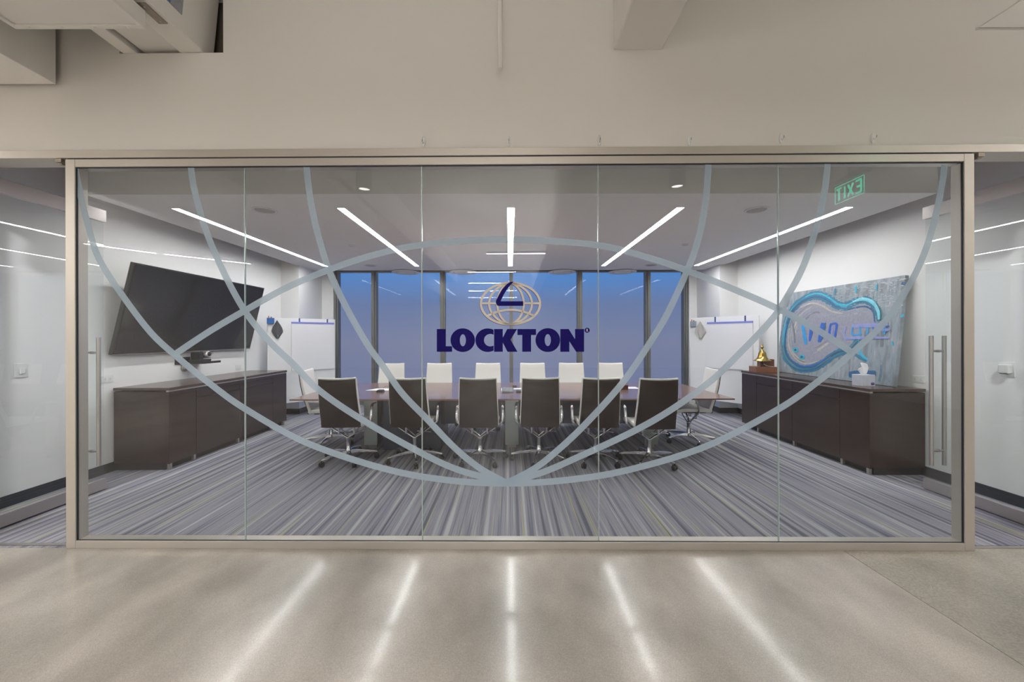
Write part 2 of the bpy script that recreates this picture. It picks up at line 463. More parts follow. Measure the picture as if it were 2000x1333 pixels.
# --- ceiling cloud with the five slots for the light strips
STRIPS = [-3.63, -1.83, 0.02, 1.865, 3.70]
CY0, CY1, CXL, CXR = 3.78, 8.08, -4.15, 4.20
LY0, LY1, LW = 4.17, 7.62, 0.088
mb = MB()
xs = [CXL] + [v for x in STRIPS for v in (x - LW / 2, x + LW / 2)] + [CXR]
for i in range(0, len(xs), 2):
    mb.box(xs[i], CY0, CZ, xs[i + 1], CY1, CZ + 0.12)
for x in STRIPS:
    mb.box(x - LW / 2, CY0, CZ, x + LW / 2, LY0, CZ + 0.12); mb.box(x - LW / 2, LY1, CZ, x + LW / 2, CY1, CZ + 0.12)
mb.box(CXL, CY0 - .02, CZ, CXR, CY0, CZ + 0.62)
ceil = struct('ceiling', mb, M_ceil, 'white dropped ceiling panel over the meeting room')
mb = MB(); mb.box(-4.9, 2.90, TOP, 4.9, 9.0, TOP + .1); struct('ceiling_deck', mb, M_grey_wall, 'painted deck above the dropped ceiling')
for x, lab in zip(STRIPS, ('leftmost recessed light strip, in front of the wall screen', 'second light strip from the left, between the screen side and the middle', 'middle light strip, running straight over the table',
                           'second light strip from the right, between the middle and the art side', 'rightmost recessed light strip, on the side of the blue painting')):
    t = thing('light_strip', lab, 'ceiling light', (x, (LY0 + LY1) / 2, CZ), group='recessed linear ceiling lights')
    h = (LY1 - LY0) / 2
    mb = MB(); mb.box(-LW / 2 + .004, -h + .004, 0.003, LW / 2 - .004, h - .004, 0.012); mb.obj('diffuser', M_led, t)
    mb = MB()
    mb.box(-LW / 2, -h, 0.0, -LW / 2 + .004, h, 0.06); mb.box(LW / 2 - .004, -h, 0, LW / 2, h, 0.06)
    mb.box(-LW / 2, -h, 0.0, LW / 2, -h + .004, 0.06); mb.box(-LW / 2, h - .004, 0, LW / 2, h, 0.06); mb.box(-LW / 2, -h, 0.05, LW / 2, h, 0.06)
    mb.obj('housing', M_white_p, t)

# --- glass partition
part = thing('wall_front', 'five butt jointed glass panes in a brushed aluminium frame', None, PO, -TH, kind='structure')
FXL, FXR, FD, FH = -3.155, 3.235, 0.085, 2.768
JW = 0.068
SEAMS = [loc_of(p, 700, 0.015)[0] for p in (478, 824, 1169, 1521)]
mb = MB(); mb.box(FXL, 0, 0, FXL + JW, FD, FH); mb.obj('jamb', M_alu, part, 0.002)
mb = MB(); mb.box(FXR - JW, 0, 0, FXR, FD, FH); mb.obj('jamb', M_alu, part, 0.002)
mb = MB(); mb.box(FXL + JW, 0.001, FH - .054, FXR - JW, FD, FH); mb.obj('head_rail', M_alu, part, 0.002)
mb = MB(); mb.box(FXL + JW, 0.001, 0, FXR - JW, FD, 0.054); mb.obj('sill_rail', M_alu, part, 0.002)
mb = MB()
for x in (FXL + JW, FXR - JW - .004): mb.box(x, 0.008, .054, x + .004, 0.018, FH - .054)
mb.box(FXL + JW, .008, FH - .060, FXR - JW, .018, FH - .054); mb.box(FXL + JW, .008, .054, FXR - JW, .018, .0565)
mb.obj('gasket', M_gasket, part)
edges = [FXL + JW + .004] + SEAMS + [FXR - JW - .004]
for i in range(5):
    a, b = edges[i] + (.0035 if i else 0), edges[i + 1] - (.0035 if i < 4 else 0)
    mb = MB(); mb.box(a, 0.015, 0.056, b, 0.027, FH - .056); mb.obj('glass_pane', M_glass, part)
for x in SEAMS:
    mb = MB(); mb.box(x - .0033, 0.016, .056, x + .0033, .026, FH - .056); mb.obj('joint_seal', M_edge, part)

# --- header trim, wall above, door thresholds
mb = MB(); mb.box(-4.62, -0.004, 2.776, 4.62, 0.15, 2.83)
t1 = struct('trim_1', mb, M_alu, 'aluminium header channel over glass wall and doors', loc=PO, rot=PR, bevel=0.002)
mb = MB(); mb.box(FXL + .01, 0.004, 2.768, FXR - .01, 0.08, 2.776); struct('trim_2', mb, M_gasket, 'dark shadow gap under the header', loc=PO, rot=PR)
for s in (-1, 1):
    mb = MB()
    xa = FXL - .075 if s < 0 else FXR + .03
    mb.box(xa, 0.0, 2.748, xa + .045, .05, 2.776); mb.box(xa + .008, 0.012, 2.738, xa + .037, .04, 2.748)
    mb.obj('catch_block', M_plate, t1, 0.002)
# wall above with beam pocket (left) and duct pocket (right)
HZ = 3.524; hl = (-2.775, -2.03); HZ2 = 3.632; hr0 = 3.255
mb = MB()
mb.box(-9, 0.01, 2.83, 9, 0.15, HZ)
mb.box(-9, 0.01, HZ, hl[0], 0.15, 4.45)
mb.box(hl[1], 0.01, HZ, 9, 0.15, HZ2)
mb.box(hl[1], 0.01, HZ2, hr0, 0.15, 4.45)
mb.box(4.4, 0.01, HZ2, 9, 0.15, 4.45)
mb.box(hl[0], 0.01, 4.0, hl[1], 0.15, 4.45); mb.box(hr0, 0.01, 4.2, 4.4, 0.15, 4.45)
wu = struct('wall_upper', mb, M_wall_out, 'warm white wall above the glass partition', loc=PO, rot=PR)
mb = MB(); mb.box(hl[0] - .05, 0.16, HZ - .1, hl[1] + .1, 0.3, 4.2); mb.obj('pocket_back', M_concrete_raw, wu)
mb = MB()
for s in (-1, 1):
    mb.box(min(s * 4.14, s * 9), 0.01, 0, max(s * 4.14, s * 9), 0.15, 2.776)
struct('wall_side', mb, M_wall_out, 'white wall beyond the glass doors', loc=PO, rot=PR)
mb = MB()
for a, b in ((-4.14, FXL), (FXR, 4.14)): mb.box(a, 0.035, -.002, b, 0.06, 0.006)
struct('trim_3', mb, M_steel, 'thin metal strip between carpet and concrete', loc=PO, rot=PR)

# --- beams and duct gear above the corridor
mb = MB(); mb.box(0.735, -13, 3.515, 1.08, 2.705, 4.4)
struct('beam', mb, M_wall_out, 'painted beam meeting the wall right of the hanging pipe', bevel=0.012)
mb = MB(); mb.box(-4.6, -13, 3.285, -3.19, 2.705, 4.4)
struct('bulkhead', mb, M_wall_out, 'low painted soffit at the upper left corner', bevel=0.004)
# duct that passes through the wall pocket
t = thing('duct', 'painted box duct running through the wall opening', 'duct', (-2.26, 0, HZ), 0)
mb = MB(); mb.hexa([(-.085, -9, .004), (.085, -9, .004), (.085, 2.83, .004), (-.085, 2.83, .004)], [(-.085, -9, .55), (.14, -9, .55), (.14, 2.83, .55), (-.085, 2.83, .55)])
mb.obj('duct_body', M_wall_out, t, 0.01)
mb = MB(); mb.box(-.37, -9, .03, -.085, 2.83, .40); mb.obj('side_casing', M_wall_out, t, 0.003)
mb = MB(); mb.box(-.49, -9, .002, -.39, 2.83, .35); mb.obj('side_rail', M_wall_out, t, 0.003)
p0, p1 = at_z(262, 6, HZ), at_z(322, 46, HZ)
mb = MB(); mb.box(p0.x + 2.26 + .012, min(p0.y, p1.y), -.003, p0.x + 2.26 + .068, max(p0.y, p1.y), .006)
pl = mb.obj('identification_plate', M_plate, t)
for fy in (0.15, 0.85):
    yy = p0.y + (p1.y - p0.y) * fy
    mb = MB(); mb.disc((p0.x + 2.26 + .04, yy, -.007), .006, .005, 8); mb.obj('screw', M_steel, pl)
def on_side(y, z, d): return (.0855 + .1 * z + d, y, z)
mb = MB(); mb.hexa([on_side(2.36, .11, 0), on_side(2.54, .11, 0), on_side(2.54, .27, 0), on_side(2.36, .27, 0)], [on_side(2.36, .11, .003), on_side(2.54, .11, .003), on_side(2.54, .27, .003), on_side(2.36, .27, .003)])
lb = mb.obj('warning_label', pbr('grey_label', srgb(150, 152, 160), 0.6, noise=0.3, nscale=60), t)
mb = MB(); mb.hexa([on_side(2.37, .115, .003), on_side(2.45, .115, .003), on_side(2.45, .16, .003), on_side(2.37, .16, .003)], [on_side(2.37, .115, .005), on_side(2.45, .115, .005), on_side(2.45, .16, .005), on_side(2.37, .16, .005)])
mb.obj('blue_mark', pbr('label_blue', srgb(40, 110, 190), 0.5), lb)
# fan coil casing in front of the wall
fa = at_z(285, 57, 3.40)
t = thing('air_handler', 'flat white metal air unit hung at the upper left', 'air unit', (fa.x, fa.y, 3.40))
mb = MB(); mb.box(-.80, -3.2, .012, 0, 0, .112); mb.obj('casing', M_wall_out, t, 0.004)
mb = MB()
mb.box(-.80, -.028, 0, 0, 0, .012); mb.box(-.03, -3.2, 0, 0, -.028, .012); mb.box(-.80, -3.2, 0, -.77, -.028, .012)
mb.obj('rim', M_wall_out, t, 0.002)
for k in range(4):
    mb = MB(); mb.disc((-.7 + k * .2, -.014, -.004), .006, .004, 8); mb.obj('screw', M_white_p, t)
# hanging pipe
pp = at_y(977, 134, 2.60)
mb = MB(); mb.tube([(pp.x, 2.60, 4.42), (pp.x, 2.60, pp.z + .012), (pp.x, 2.60, pp.z + .004), (pp.x, 2.60, pp.z)], [.0165, .0165, .015, .009], 14)
tag(mb.obj('pipe', M_wall_out), 'thin white pipe hanging down in front of the upper wall', 'pipe')
# duct seen in the right pocket
t = thing('duct', 'pale duct elbow inside the wall opening at upper right', 'duct', (3.8, 2.78, HZ2))
mb = MB(); mb.box(-.50, -.045, .045, .58, .10, .55); mb.obj('duct_face', M_wall_out, t, .02, 3)
mb = MB(); mb.hexa([(-.46, -.052, .06), (.56, -.052, .06), (.56, -.044, .06), (-.46, -.044, .06)], [(.30, -.052, .55), (.56, -.052, .55), (.56, -.044, .55), (.30, -.044, .55)]); mb.obj('face_plate', M_wall_out, t, .003)
mb = MB(); mb.box(-.53, -.06, .0, .58, .09, .006); mb.obj('ledge', M_deck, t)
mb = MB(); mb.box(3.2, 0.45, 3.5, 4.5, 0.5, 4.3); mb.obj('pocket_back', M_wall_out, wu)

# --- camera-side space
mb = MB(); mb.box(-9, -13, 4.40, 9, 2.86, 4.5); struct('ceiling_corridor', mb, M_deck, 'painted deck over the corridor')
mb = MB(); mb.box(-9, -13.2, 0, 9, -13, 4.4); struct('wall_rear', mb, M_wall_out, 'far wall behind the viewer')
for s, nm in ((-1, 'west'), (1, 'east')):
    mb = MB(); mb.box(min(s * 9, s * 9.2), -13, 0, max(s * 9, s * 9.2), 2.86, 4.4); struct('wall_' + nm, mb, M_wall_out, 'side wall of the corridor')

# ================================================================== DOORS
def glass_door(n, s, label):
    hx = -4.0 if s < 0 else 4.065
    t = thing('door_%d' % n, label, None, (hx, 2.76, 0), kind='structure')
    L_ = 1.02 if s < 0 else 0.985
    mb = MB(); mb.box(-.006, 0.0, 0.105, .006, L_, 2.64); mb.obj('glass_panel', M_door_glass, t)
    mb = MB(); mb.box(-.022, -.02, 0.012, .022, L_ + .012, 0.112); mb.obj('bottom_rail', M_steel, t, 0.002)
    mb = MB(); mb.box(-.022, -.02, 2.635, .022, L_ + .012, 2.752); mb.obj('top_rail', M_steel, t, 0.002)
    mb = MB(); mb.box(-.010, -.05, 0.0, .010, -.015, 0.02); mb.obj('pivot', M_steel, t)
    hy = L_ - .10
    for q in (-1, 1):
        h = MB(); h.tube([(q * .062, hy, 0.27), (q * .062, hy, 1.50)], .0165, 14)
        g = h.obj('handle', M_steel, t)
        for z in (0.41, 1.355):
            m2 = MB(); m2.tube([(q * .006, hy, z), (q * .054, hy, z)], .010, 10); m2.tube([(q * .004, hy, z), (q * .014, hy, z)], .0135, 10)
            m2.obj('standoff', M_steel, g)
    return t
glass_door(1, -1, 'open glass pivot door on the side of the wall screen')
glass_door(2, 1, 'open glass pivot door on the side of the painting')

# ================================================================== GRAPHICS ON THE GLASS
gr = thing('window_graphic', 'large frosted globe lines spread over the whole glass wall', 'decal', PO, -TH)
def gpath(pts, depth=0.0135):
    return [Vector((x, depth, z)) for x, z in (loc_of(a, b, 0.0135) for a, b in pts)]
BW = 0.046
curves = {
    'outer': [(146, 324), (151, 352), (160, 395), (173, 445), (190, 499), (224, 556), (290, 645), (345, 697), (410, 750), (480, 800), (600, 866), (750, 916), (870, 938), (990, 945),
              (1110, 938), (1230, 918), (1380, 872), (1520, 800), (1600, 744), (1664, 690), (1730, 627), (1779, 552), (1809, 486), (1828, 420), (1841, 355), (1845, 322)],
    'lat': [(345, 690), (410, 647), (480, 606), (560, 562), (643, 527), (720, 501), (800, 482), (900, 471), (995, 468), (1090, 472), (1180, 481), (1265, 503), (1342, 529), (1430, 564), (1525, 606), (1600, 647), (1666, 690)],
    'm2l': [(372, 322), (379, 368), (399, 441), (432, 522), (477, 606), (525, 666), (573, 712), (626, 765), (710, 822), (824, 886), (900, 920), (990, 943)],
    'm1l': [(598, 322), (604, 375), (614, 430), (627, 480), (643, 529), (677, 602), (718, 674), (747, 714), (785, 768), (835, 820), (890, 877), (940, 917), (990, 944)],
    'm1r': [(1384, 318), (1380, 375), (1372, 430), (1360, 480), (1342, 529), (1304, 612), (1268, 672), (1216, 748), (1150, 822), (1095, 875), (1045, 915), (990, 944)],
    'm2r': [(1617, 317), (1610, 375), (1595, 441), (1568, 522), (1529, 594), (1499, 634), (1445, 690), (1390, 743), (1312, 800), (1233, 845), (1132, 892), (1060, 923), (990, 943)],
}
for k, (nm, pts) in enumerate(curves.items()):
    mb = MB(); mb.ribbon(smooth_path(gpath(pts, 0.0145 - 0.0003 * k), 8), BW, (0, -1, 0), 0.0002); mb.obj('frosted_stripe', M_film, gr)

logo = thing('company_sign', 'navy block letters and silver globe emblem on the middle pane', 'sign', PO, -TH)
def lg(x, y, d=0.0):
    a, b = loc_of(840 + x / 6.25, 530 + y / 6.25, 0.011)
    return Vector((a, 0.0125 - d, b))
THK = (0, -0.0012, 0)
def ell(cx, cy, rx, ry, a0, a1, n=40):
    return [(cx + rx * math.cos(a0 + (a1 - a0) * i / n), cy + ry * math.sin(a0 + (a1 - a0) * i / n)) for i in range(n + 1)]
def band(mb, A, B, d=0.0):
    a = [lg(*p, d) for p in A]; b = [lg(*p, d) for p in B]; T = Vector(THK)
    for i in range(len(a) - 1):
        mb.hexa([a[i], a[i + 1], b[i + 1], b[i]], [a[i] + T, a[i + 1] + T, b[i + 1] + T, b[i] + T])
def poly_letter(pts):
    mb = MB(); mb.prism([lg(*p) for p in pts], THK); return mb.obj('letter', M_navy, logo)
poly_letter([(82, 707), (190, 707), (190, 917), (268, 917), (268, 985), (82, 985)])
mb = MB(); band(mb, ell(398, 843, 149, 145, 0, 2 * PI), ell(400, 844, 37, 73, 0, 2 * PI)); mb.obj('letter', M_navy, logo)
mb = MB()
ao = math.acos(72 / 150.); ai = math.acos(40 / 77.)
band(mb, ell(703, 843, 150, 144, ao, 2 * PI - ao), ell(735, 843, 77, 76, ai, 2 * PI - ai)); mb.obj('letter', M_navy, logo)
poly_letter([(781, 707), (887, 707), (887, 812), (942, 707), (1062, 707), (983, 838), (1067, 985), (945, 985), (887, 872), (887, 985), (781, 985)])
poly_letter([(1066, 707), (1293, 707), (1293, 780), (1233, 780), (1233, 985), (1125, 985), (1125, 780), (1066, 780)])
mb = MB(); band(mb, ell(1437, 842, 150, 146, 0, 2 * PI), ell(1437, 842, 38, 73, 0, 2 * PI)); mb.obj('letter', M_navy, logo)
poly_letter([(1590, 707), (1692, 707), (1770, 832), (1770, 707), (1880, 707), (1880, 985), (1783, 985), (1700, 856), (1700, 985), (1590, 985)])
# registered mark
mb = MB(); band(mb, ell(1918, 722, 31, 31, 0, 2 * PI, 24), ell(1918, 722, 1, 1, 0, 2 * PI, 24)); rg = mb.obj('registered_mark', M_navy, logo)
mb = MB()
for A, B in ((((1908, 706), (1908, 740)), ((1913, 706), (1913, 740))), (((1908, 705), (1920, 705), (1927, 713), (1920, 722), (1908, 722)), ((1908, 710), (1918, 710), (1922, 714), (1918, 717), (1908, 717))),
             (((1915, 722), (1926, 740)), ((1920, 721), (1931, 740)))):
    band(mb, A, B, 0.0013)
mb.obj('mark_letter', M_beige, rg)
# globe
def stroke(mb, pts, w, d):
    L_, R_ = [], []
    for i, p in enumerate(pts):
        a, b = pts[max(i - 1, 0)], pts[min(i + 1, len(pts) - 1)]
        dx, dy = b[0] - a[0], b[1] - a[1]; l = math.hypot(dx, dy) or 1
        L_.append((p[0] - dy / l * w / 2, p[1] + dx / l * w / 2)); R_.append((p[0] + dy / l * w / 2, p[1] - dx / l * w / 2))
    band(mb, L_, R_, d)
def meridian(rx, s):
    return [(981 + s * rx * (1 - v * v) ** 0.62, 397 + 252 * v) for v in [math.sin(PI * (i / 40 - .5)) for i in range(41)]]
lines = [(ell(981, 397, 361, 253, 0, 2 * PI, 60), 27)]
for rx in (262, 162):
    for s in (-1, 1): lines.append((meridian(rx, s), 25))
lines.append(([(622, 393), (810, 393)], 26)); lines.append(([(1137, 393), (1338, 393)], 26))
lines.append(([(700 + (1268 - 700) * i / 24, 548 - 75 * (1 - (i / 12 - 1) ** 2)) for i in range(25)], 26))
for pts, w in lines:
    mb = MB(); stroke(mb, [(x - 4, y + 4) for x, y in pts], w, -0.0008); b = mb.obj('globe_line_outline', M_navy, logo)
    mb = MB(); stroke(mb, pts, w, 0.0); mb.obj('globe_line', M_beige, logo)
mb = MB()
A = [(1020, 128), (975, 132), (930, 165), (880, 220), (835, 298), (806, 360), (803, 388), (812, 408), (826, 424), (1137, 424)]
B = [(1020, 129), (1000, 150), (972, 178), (932, 232), (892, 300), (868, 350), (862, 366), (862, 367), (864, 368), (1137, 368)]
band(mb, A, B, 0.0014); mb.obj('emblem_letter', M_navy, logo)

# ================================================================== TABLE
TZ = 0.742
TX0, TX1, TY0, TY1 = -2.68, 2.74, 4.67, 6.33
tb = thing('conference_table', 'long walnut conference table with knife edges', 'table', (0, 0, 0))
mb = MB()
mb.hexa([(TX0 + .16, TY0 + .16, TZ - .045), (TX1 - .16, TY0 + .16, TZ - .045), (TX1 - .16, TY1 - .16, TZ - .045), (TX0 + .16, TY1 - .16, TZ - .045)],
        [(TX0, TY0, TZ - .018), (TX1, TY0, TZ - .018), (TX1, TY1, TZ - .018), (TX0, TY1, TZ - .018)])
mb.box(TX0, TY0, TZ - .018, TX1, TY1, TZ)
mb.obj('table_top', M_table, tb)
for x in (-1.86, 0.03, 1.90):
    mb = MB(); mb.box(x - .09, 5.14, 0.05, x + .09, 5.92, TZ - .045); lg_ = mb.obj('leg', M_base_panel, tb, 0.004)
    for yy in (5.2, 5.82):
        m2 = MB(); m2.box(x - .06, yy, 0, x + .06, yy + .04, .05); m2.obj('foot', M_steel, lg_)
mb = MB(); mb.box(-1.66, 5.04, 0.02, -0.90, 5.62, .68); cb = mb.obj('equipment_cabinet', M_base_dark, tb, 0.003)
mb = MB(); mb.box(-1.775, 5.3, .30, 1.815, 5.36, TZ - .05); mb.obj('modesty_panel', M_base_dark, tb)
for x in (-0.48, 0.42):
    mb = MB(); mb.box(x - .14, 5.36, TZ, x + .14, 5.48, TZ + .003); mb.obj('power_flap', M_wenge_h, tb)

# ================================================================== CHAIRS
def make_chair():
    t = thing('office_chair', 'x', 'chair', (0, 0, 0))
    # seat cushion
    def grid_pad(fn, nu, nv):
        """closed pad from fn(u, v, side) with side 0/1"""
        vs_ = []; fs = []
        for sd in (0, 1):
            for j in range(nv + 1):
                for i in range(nu + 1):
                    vs_.append(fn(-1 + 2 * i / nu, j / nv, sd))
        W = nu + 1; H = nv + 1; off = W * H
        for j in range(nv):
            for i in range(nu):
                a = j * W + i
                fs.append((a, a + 1, a + W + 1, a + W)); fs.append((off + a, off + a + W, off + a + W + 1, off + a + 1))
        for i in range(nu):
            fs.append((i, off + i, off + i + 1, i + 1)); a = nv * W + i; fs.append((a, a + 1, off + a + 1, off + a))
        for j in range(nv):
            a = j * W; fs.append((a, a + W, off + a + W, off + a)); a = j * W + nu; fs.append((a, off + a, off + a + W, a + W))
        m = MB(); m.add(vs_, fs, True); return m
    def seat_fn(u, v, sd):
        w = 0.225 + 0.012 * v
        y = -0.235 + 0.50 * v
        z = 0.455 + 0.006 * math.sin(v * PI) - 0.02 * max(0, v - .75) * 4
        if sd: z += 0.052 - 0.010 * (1 - u * u) * math.sin(v * PI)
        return (u * w, y, z)
    grid_pad(seat_fn, 8, 8).obj('seat', M_leather, t, 0.014, 3)
    def under_fn(u, v, sd):
        return (u * 0.190, -0.16 + 0.36 * v, 0.440 + 0.016 * sd)
    grid_pad(under_fn, 2, 2).obj('seat_pan', M_shell, t, 0.004)
    def back_y(v, u):
        return -0.235 - 0.135 * v + 0.018 * u * u - 0.02 * math.sin(v * PI)
    def back_z(v, u):
        return 0.478 + 0.556 * v + 0.010 * u * u * v
    def hw(v): return 0.234 - 0.022 * v
    def pad_fn(u, v, sd):
        th = 0.046 - 0.012 * v
        return (u * hw(v), back_y(v, u) + (th if sd else 0.0) + (0.006 * (1 - u * u) if sd else 0), back_z(v, u))
    bk = grid_pad(pad_fn, 10, 10).obj('backrest', M_leather, t, 0.012, 3)
    def shell_fn(u, v, sd):
        vv = 0.0 + v * 0.968
        return (u * (hw(vv) - 0.010), back_y(vv, u) + (-0.012 if not sd else 0.002), back_z(vv, u) - (0.026 if v == 0 else 0))
    grid_pad(shell_fn, 10, 10).obj('back_shell', M_shell, bk, 0.003)
    # column and fork
    m = MB(); m.lathe([(.0001, .075), (.030, .075), (.034, .10), (.034, .135), (.026, .145), (.026, .262), (.030, .267), (.030, .292), (.0001, .295)], seg=18); m.obj('column', M_chrome, t)
    m = MB()
    for s in (-1, 1):
        m.tube([(0, -.015, .282), (s * .025, -.015, .292), (s * .14, -.02, .372), (s * .238, -.03, .440), (s * .268, -.03, .472)], .0125, 10, squash=(1.25, 0.9))
        m.tube([(0, .03, .290), (s * .10, .05, .368), (s * .16, .06, .445)], .008, 8)
        m.tube([(s * .09, -.06, .34), (s * .09, -.06, .445)], .013, 10)
    m.obj('fork', M_chrome, t)
    for s in (-1, 1):
        m = MB(); m.tube([(s * .262, -.03, .462), (s * .276, -.03, .49), (s * .278, -.015, .58), (s * .276, .02, .655), (s * .272, .06, .672), (s * .266, .20, .668), (s * .258, .235, .655)],
                         [.0125, .013, .0125, .0125, .0125, .012, .009], 10, squash=(.8, 1.35)); m.obj('armrest', M_chrome, t)
    m = MB(); m.tube([(.03, .0, .355), (.17, -.05, .362), (.205, -.06, .358)], [.005, .005, .007], 8); m.obj('lever', M_chrome, t)
    # star base, each leg with its caster
    lm = MB(); prof = [(.026, .108, .0165, .022), (.12, .108, .0145, .018), (.24, .097, .0125, .013), (.318, .086, .0115, .009), (.338, .082, .0105, .007)]
    vs_ = []; fs = []
    for (x, z, w_, h_) in prof: vs_ += [(x, -w_, z - h_), (x, w_, z - h_), (x, w_ * .75, z + h_), (x, -w_ * .75, z + h_)]
    for i in range(len(prof) - 1):
        for k in range(4): fs.append((i * 4 + k, i * 4 + (k + 1) % 4, i * 4 + 4 + (k + 1) % 4, i * 4 + 4 + k))
    fs += [(3, 2, 1, 0), tuple(len(vs_) - 4 + k for k in range(4))]
    lm.add(vs_, fs)
    cm = MB()
    for q in (-1, 1): cm.lathe([(.0001, q * .005), (.026, q * .005), (.029, q * .009), (.029, q * .020), (.022, q * .024), (.0001, q * .024)], (.326, 0, .029), 16, 'Y')
    cm.tube([(.326, 0, .045), (.326, 0, .08)], .008, 8)
    cm.box(.300, -.006, .034, .345, .006, .058)
    for k in range(5):
        if k == 0:
            l0 = lm.obj('leg', M_chrome, t, 0.003); c0 = cm.obj('caster', M_black, l0); c0.location = (0, 0, 0); l = l0
        else:
            l = l0.copy(); COL.objects.link(l); l.parent = t
            c = c0.copy(); COL.objects.link(c); c.parent = l
        l.rotation_euler = (0, 0, 2 * PI * k / 5); l['k'] = k
    return t
chair0 = make_chair()
used = [False]
def place_chair(x, y, face, star, label, group, rz=0.0):
    """face: heading of the sitter in degrees (90 = away from the viewer)"""
    c = chair0 if not used[0] else copy_tree(chair0)
    used[0] = True
    c.location = (x, y, 0); ang = math.radians(face - 90 + rz); c.rotation_euler = (0, 0, ang)
    tag(c, label, 'chair', group)
    for ch in [q for q in D.objects if q.parent == c]:
        if 'k' in ch.keys(): ch.rotation_euler = (0, 0, math.radians(star) + 2 * PI * ch['k'] / 5 - ang)
    return c
ordn = ['first', 'second', 'third', 'fourth', 'fifth', 'sixth']
near = [(680, 4.67, -128, 3), (810, 4.67, -146, 0), (937, 4.65, -126, 1), (1052, 4.67, -105, -1), (1162, 4.63, -125, -1), (1267, 4.56, -126, -2)]
for i, (px, y, st, rz) in enumerate(near):
    place_chair((px - VPX) * y / F_PX, y, 90, st, 'dark wood backed chair on the near side of the table, %s from the left' % ordn[i], 'chairs on the near side of the table', rz)
far = [(767, 6.36, 72, 4), (859, 6.38, 84, 2), (953, 6.38, 90, 0), (1040, 6.38, 100, 0), (1114, 6.38, 60, -3), (1189, 6.37, 95, -5)]
for i, (px, y, st, rz) in enumerate(far):
    place_chair((px - VPX) * (y + .3) / F_PX, y, -90, st, 'white leather chair on the window side of the table, %s from the left' % ordn[i], 'chairs on the window side of the table', rz)
place_chair(-2.53, 5.45, 0, -160, 'white leather chair at the table end by the wall screen', 'chairs at the table ends', 6)
place_chair(2.55, 5.47, 180, -20, 'white leather chair at the table end by the painting', 'chairs at the table ends', -4)

# ================================================================== CREDENZAS
def credenza(s, y0, y1, xf, label, feet):
    """s = side; front face at |x| = xf, back against the wall"""
    t = thing('credenza', label, 'cabinet', (0, 0, 0), group='wenge credenzas along the side walls')
    xw = WX - .014
    def bx(m, a, b, y_0, y_1, z0, z1): m.box(min(s * a, s * b), y_0, z0, max(s * a, s * b), y_1, z1); return m
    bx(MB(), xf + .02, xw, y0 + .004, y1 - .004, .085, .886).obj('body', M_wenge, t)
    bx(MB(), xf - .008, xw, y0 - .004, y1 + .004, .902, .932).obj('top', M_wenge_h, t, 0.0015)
    bx(MB(), xf + .001, xf + .03, y0, y1, .886, .902).obj('metal_channel', M_alu, t)
    u = (y1 - y0) / 6.0
    cuts = [y0, y0 + u, y0 + 3 * u, y0 + 5 * u, y1]
    for i in range(4):
        a, b = cuts[i] + .0025, cuts[i + 1] - .0025
        if i in (0, 3):
            bx(MB(), xf, xf + .02, a, b, .075, .883).obj('door', M_wenge, t, 0.001)
        else:
            bx(MB(), xf, xf + .02, a, b, .765, .883).obj('drawer', M_wenge, t, 0.001)
            bx(MB(), xf, xf + .02, a, b, .075, .760).obj('door', M_wenge, t, 0.001)
    bx(MB(), xf + .07, xw, y0 + .03, y1 - .03, .0, .085).obj('plinth', M_dark, t)
    for yy in feet(cuts):
        bx(MB(), xf + .02, xf + .05, yy - .015, yy + .015, 0, .085).obj('foot', M_steel, t)
credenza(-1, 4.31, 6.585, 3.825, 'long dark credenza under the wall screen', lambda c: [c[0] + .05, c[1], c[2], c[3], c[4] - .05])
credenza(1, 4.105, 6.37, 3.853, 'long dark credenza carrying the blue painting', lambda c: [c[0] + .05, c[1], c[2], c[3], c[4] - .05])
KZ = 0.932

# ================================================================== TV AND CAMERA
tvt = thing('television', 'large black flat screen tilted forward on the white wall', 'television', (-4.40, 4.25, 1.30))
tl = math.atan2(0.25, 1.03); Lh = math.hypot(.25, 1.03); TL = 2.26
rot = (0, tl, 0)
mb = MB(); mb.box(-.045, 0, 0, 0, TL, Lh); mb.obj('body', M_tvbody, tvt, 0.004, rot=rot)
mb = MB(); mb.box(0.001, .016, .030, .004, TL - .016, Lh - .016); sc_ = mb.obj('screen', M_screen, tvt, rot=rot)
mb = MB(); mb.box(0.0, 0.0, 0.0, .004, TL, .012); mb.obj('bezel_strip', M_steel, tvt, rot=rot)
mb = MB(); mb.box(-.052, .7, .25, .05, 1.5, .75); mb.obj('wall_bracket', M_black, tvt)
t = thing('conference_camera', 'small black conference camera on a wall shelf under the screen', 'camera', (0, 0, 0))
c0 = at_x(395, 709, -4.30)
bx_, by_, bz_ = -WX, c0.y, c0.z
mb = MB(); mb.box(bx_, by_ - .26, bz_ - .01, bx_ + .012, by_ - .02, bz_ + .085); mb.obj('back_plate', M_black, t, .002)
mb = MB(); mb.box(bx_, by_ - .16, bz_ - .006, bx_ + .30, by_ + .16, bz_ + .006); mb.box(bx_ + .294, by_ - .16, bz_ - .006, bx_ + .30, by_ + .16, bz_ + .025); mb.obj('shelf', M_black, t, .001)
mb = MB(); mb.box(bx_ + .06, by_ - .11, bz_ + .006, bx_ + .22, by_ + .09, bz_ + .05); mb.obj('camera_base', M_black, t, .006)
mb = MB(); mb.box(bx_ + .085, by_ - .11, bz_ + .05, bx_ + .195, by_ - .02, bz_ + .15); mb.obj('camera_body', M_black, t, .008)
mb = MB(); mb.lathe([(.0001, -.06), (.048, -.055), (.052, 0), (.050, .05), (.036, .062), (.034, .05), (.0001, .05)], (bx_ + .18, by_ + .035, bz_ + .115), 18, 'X'); hd = mb.obj('camera_head', M_steel, t)
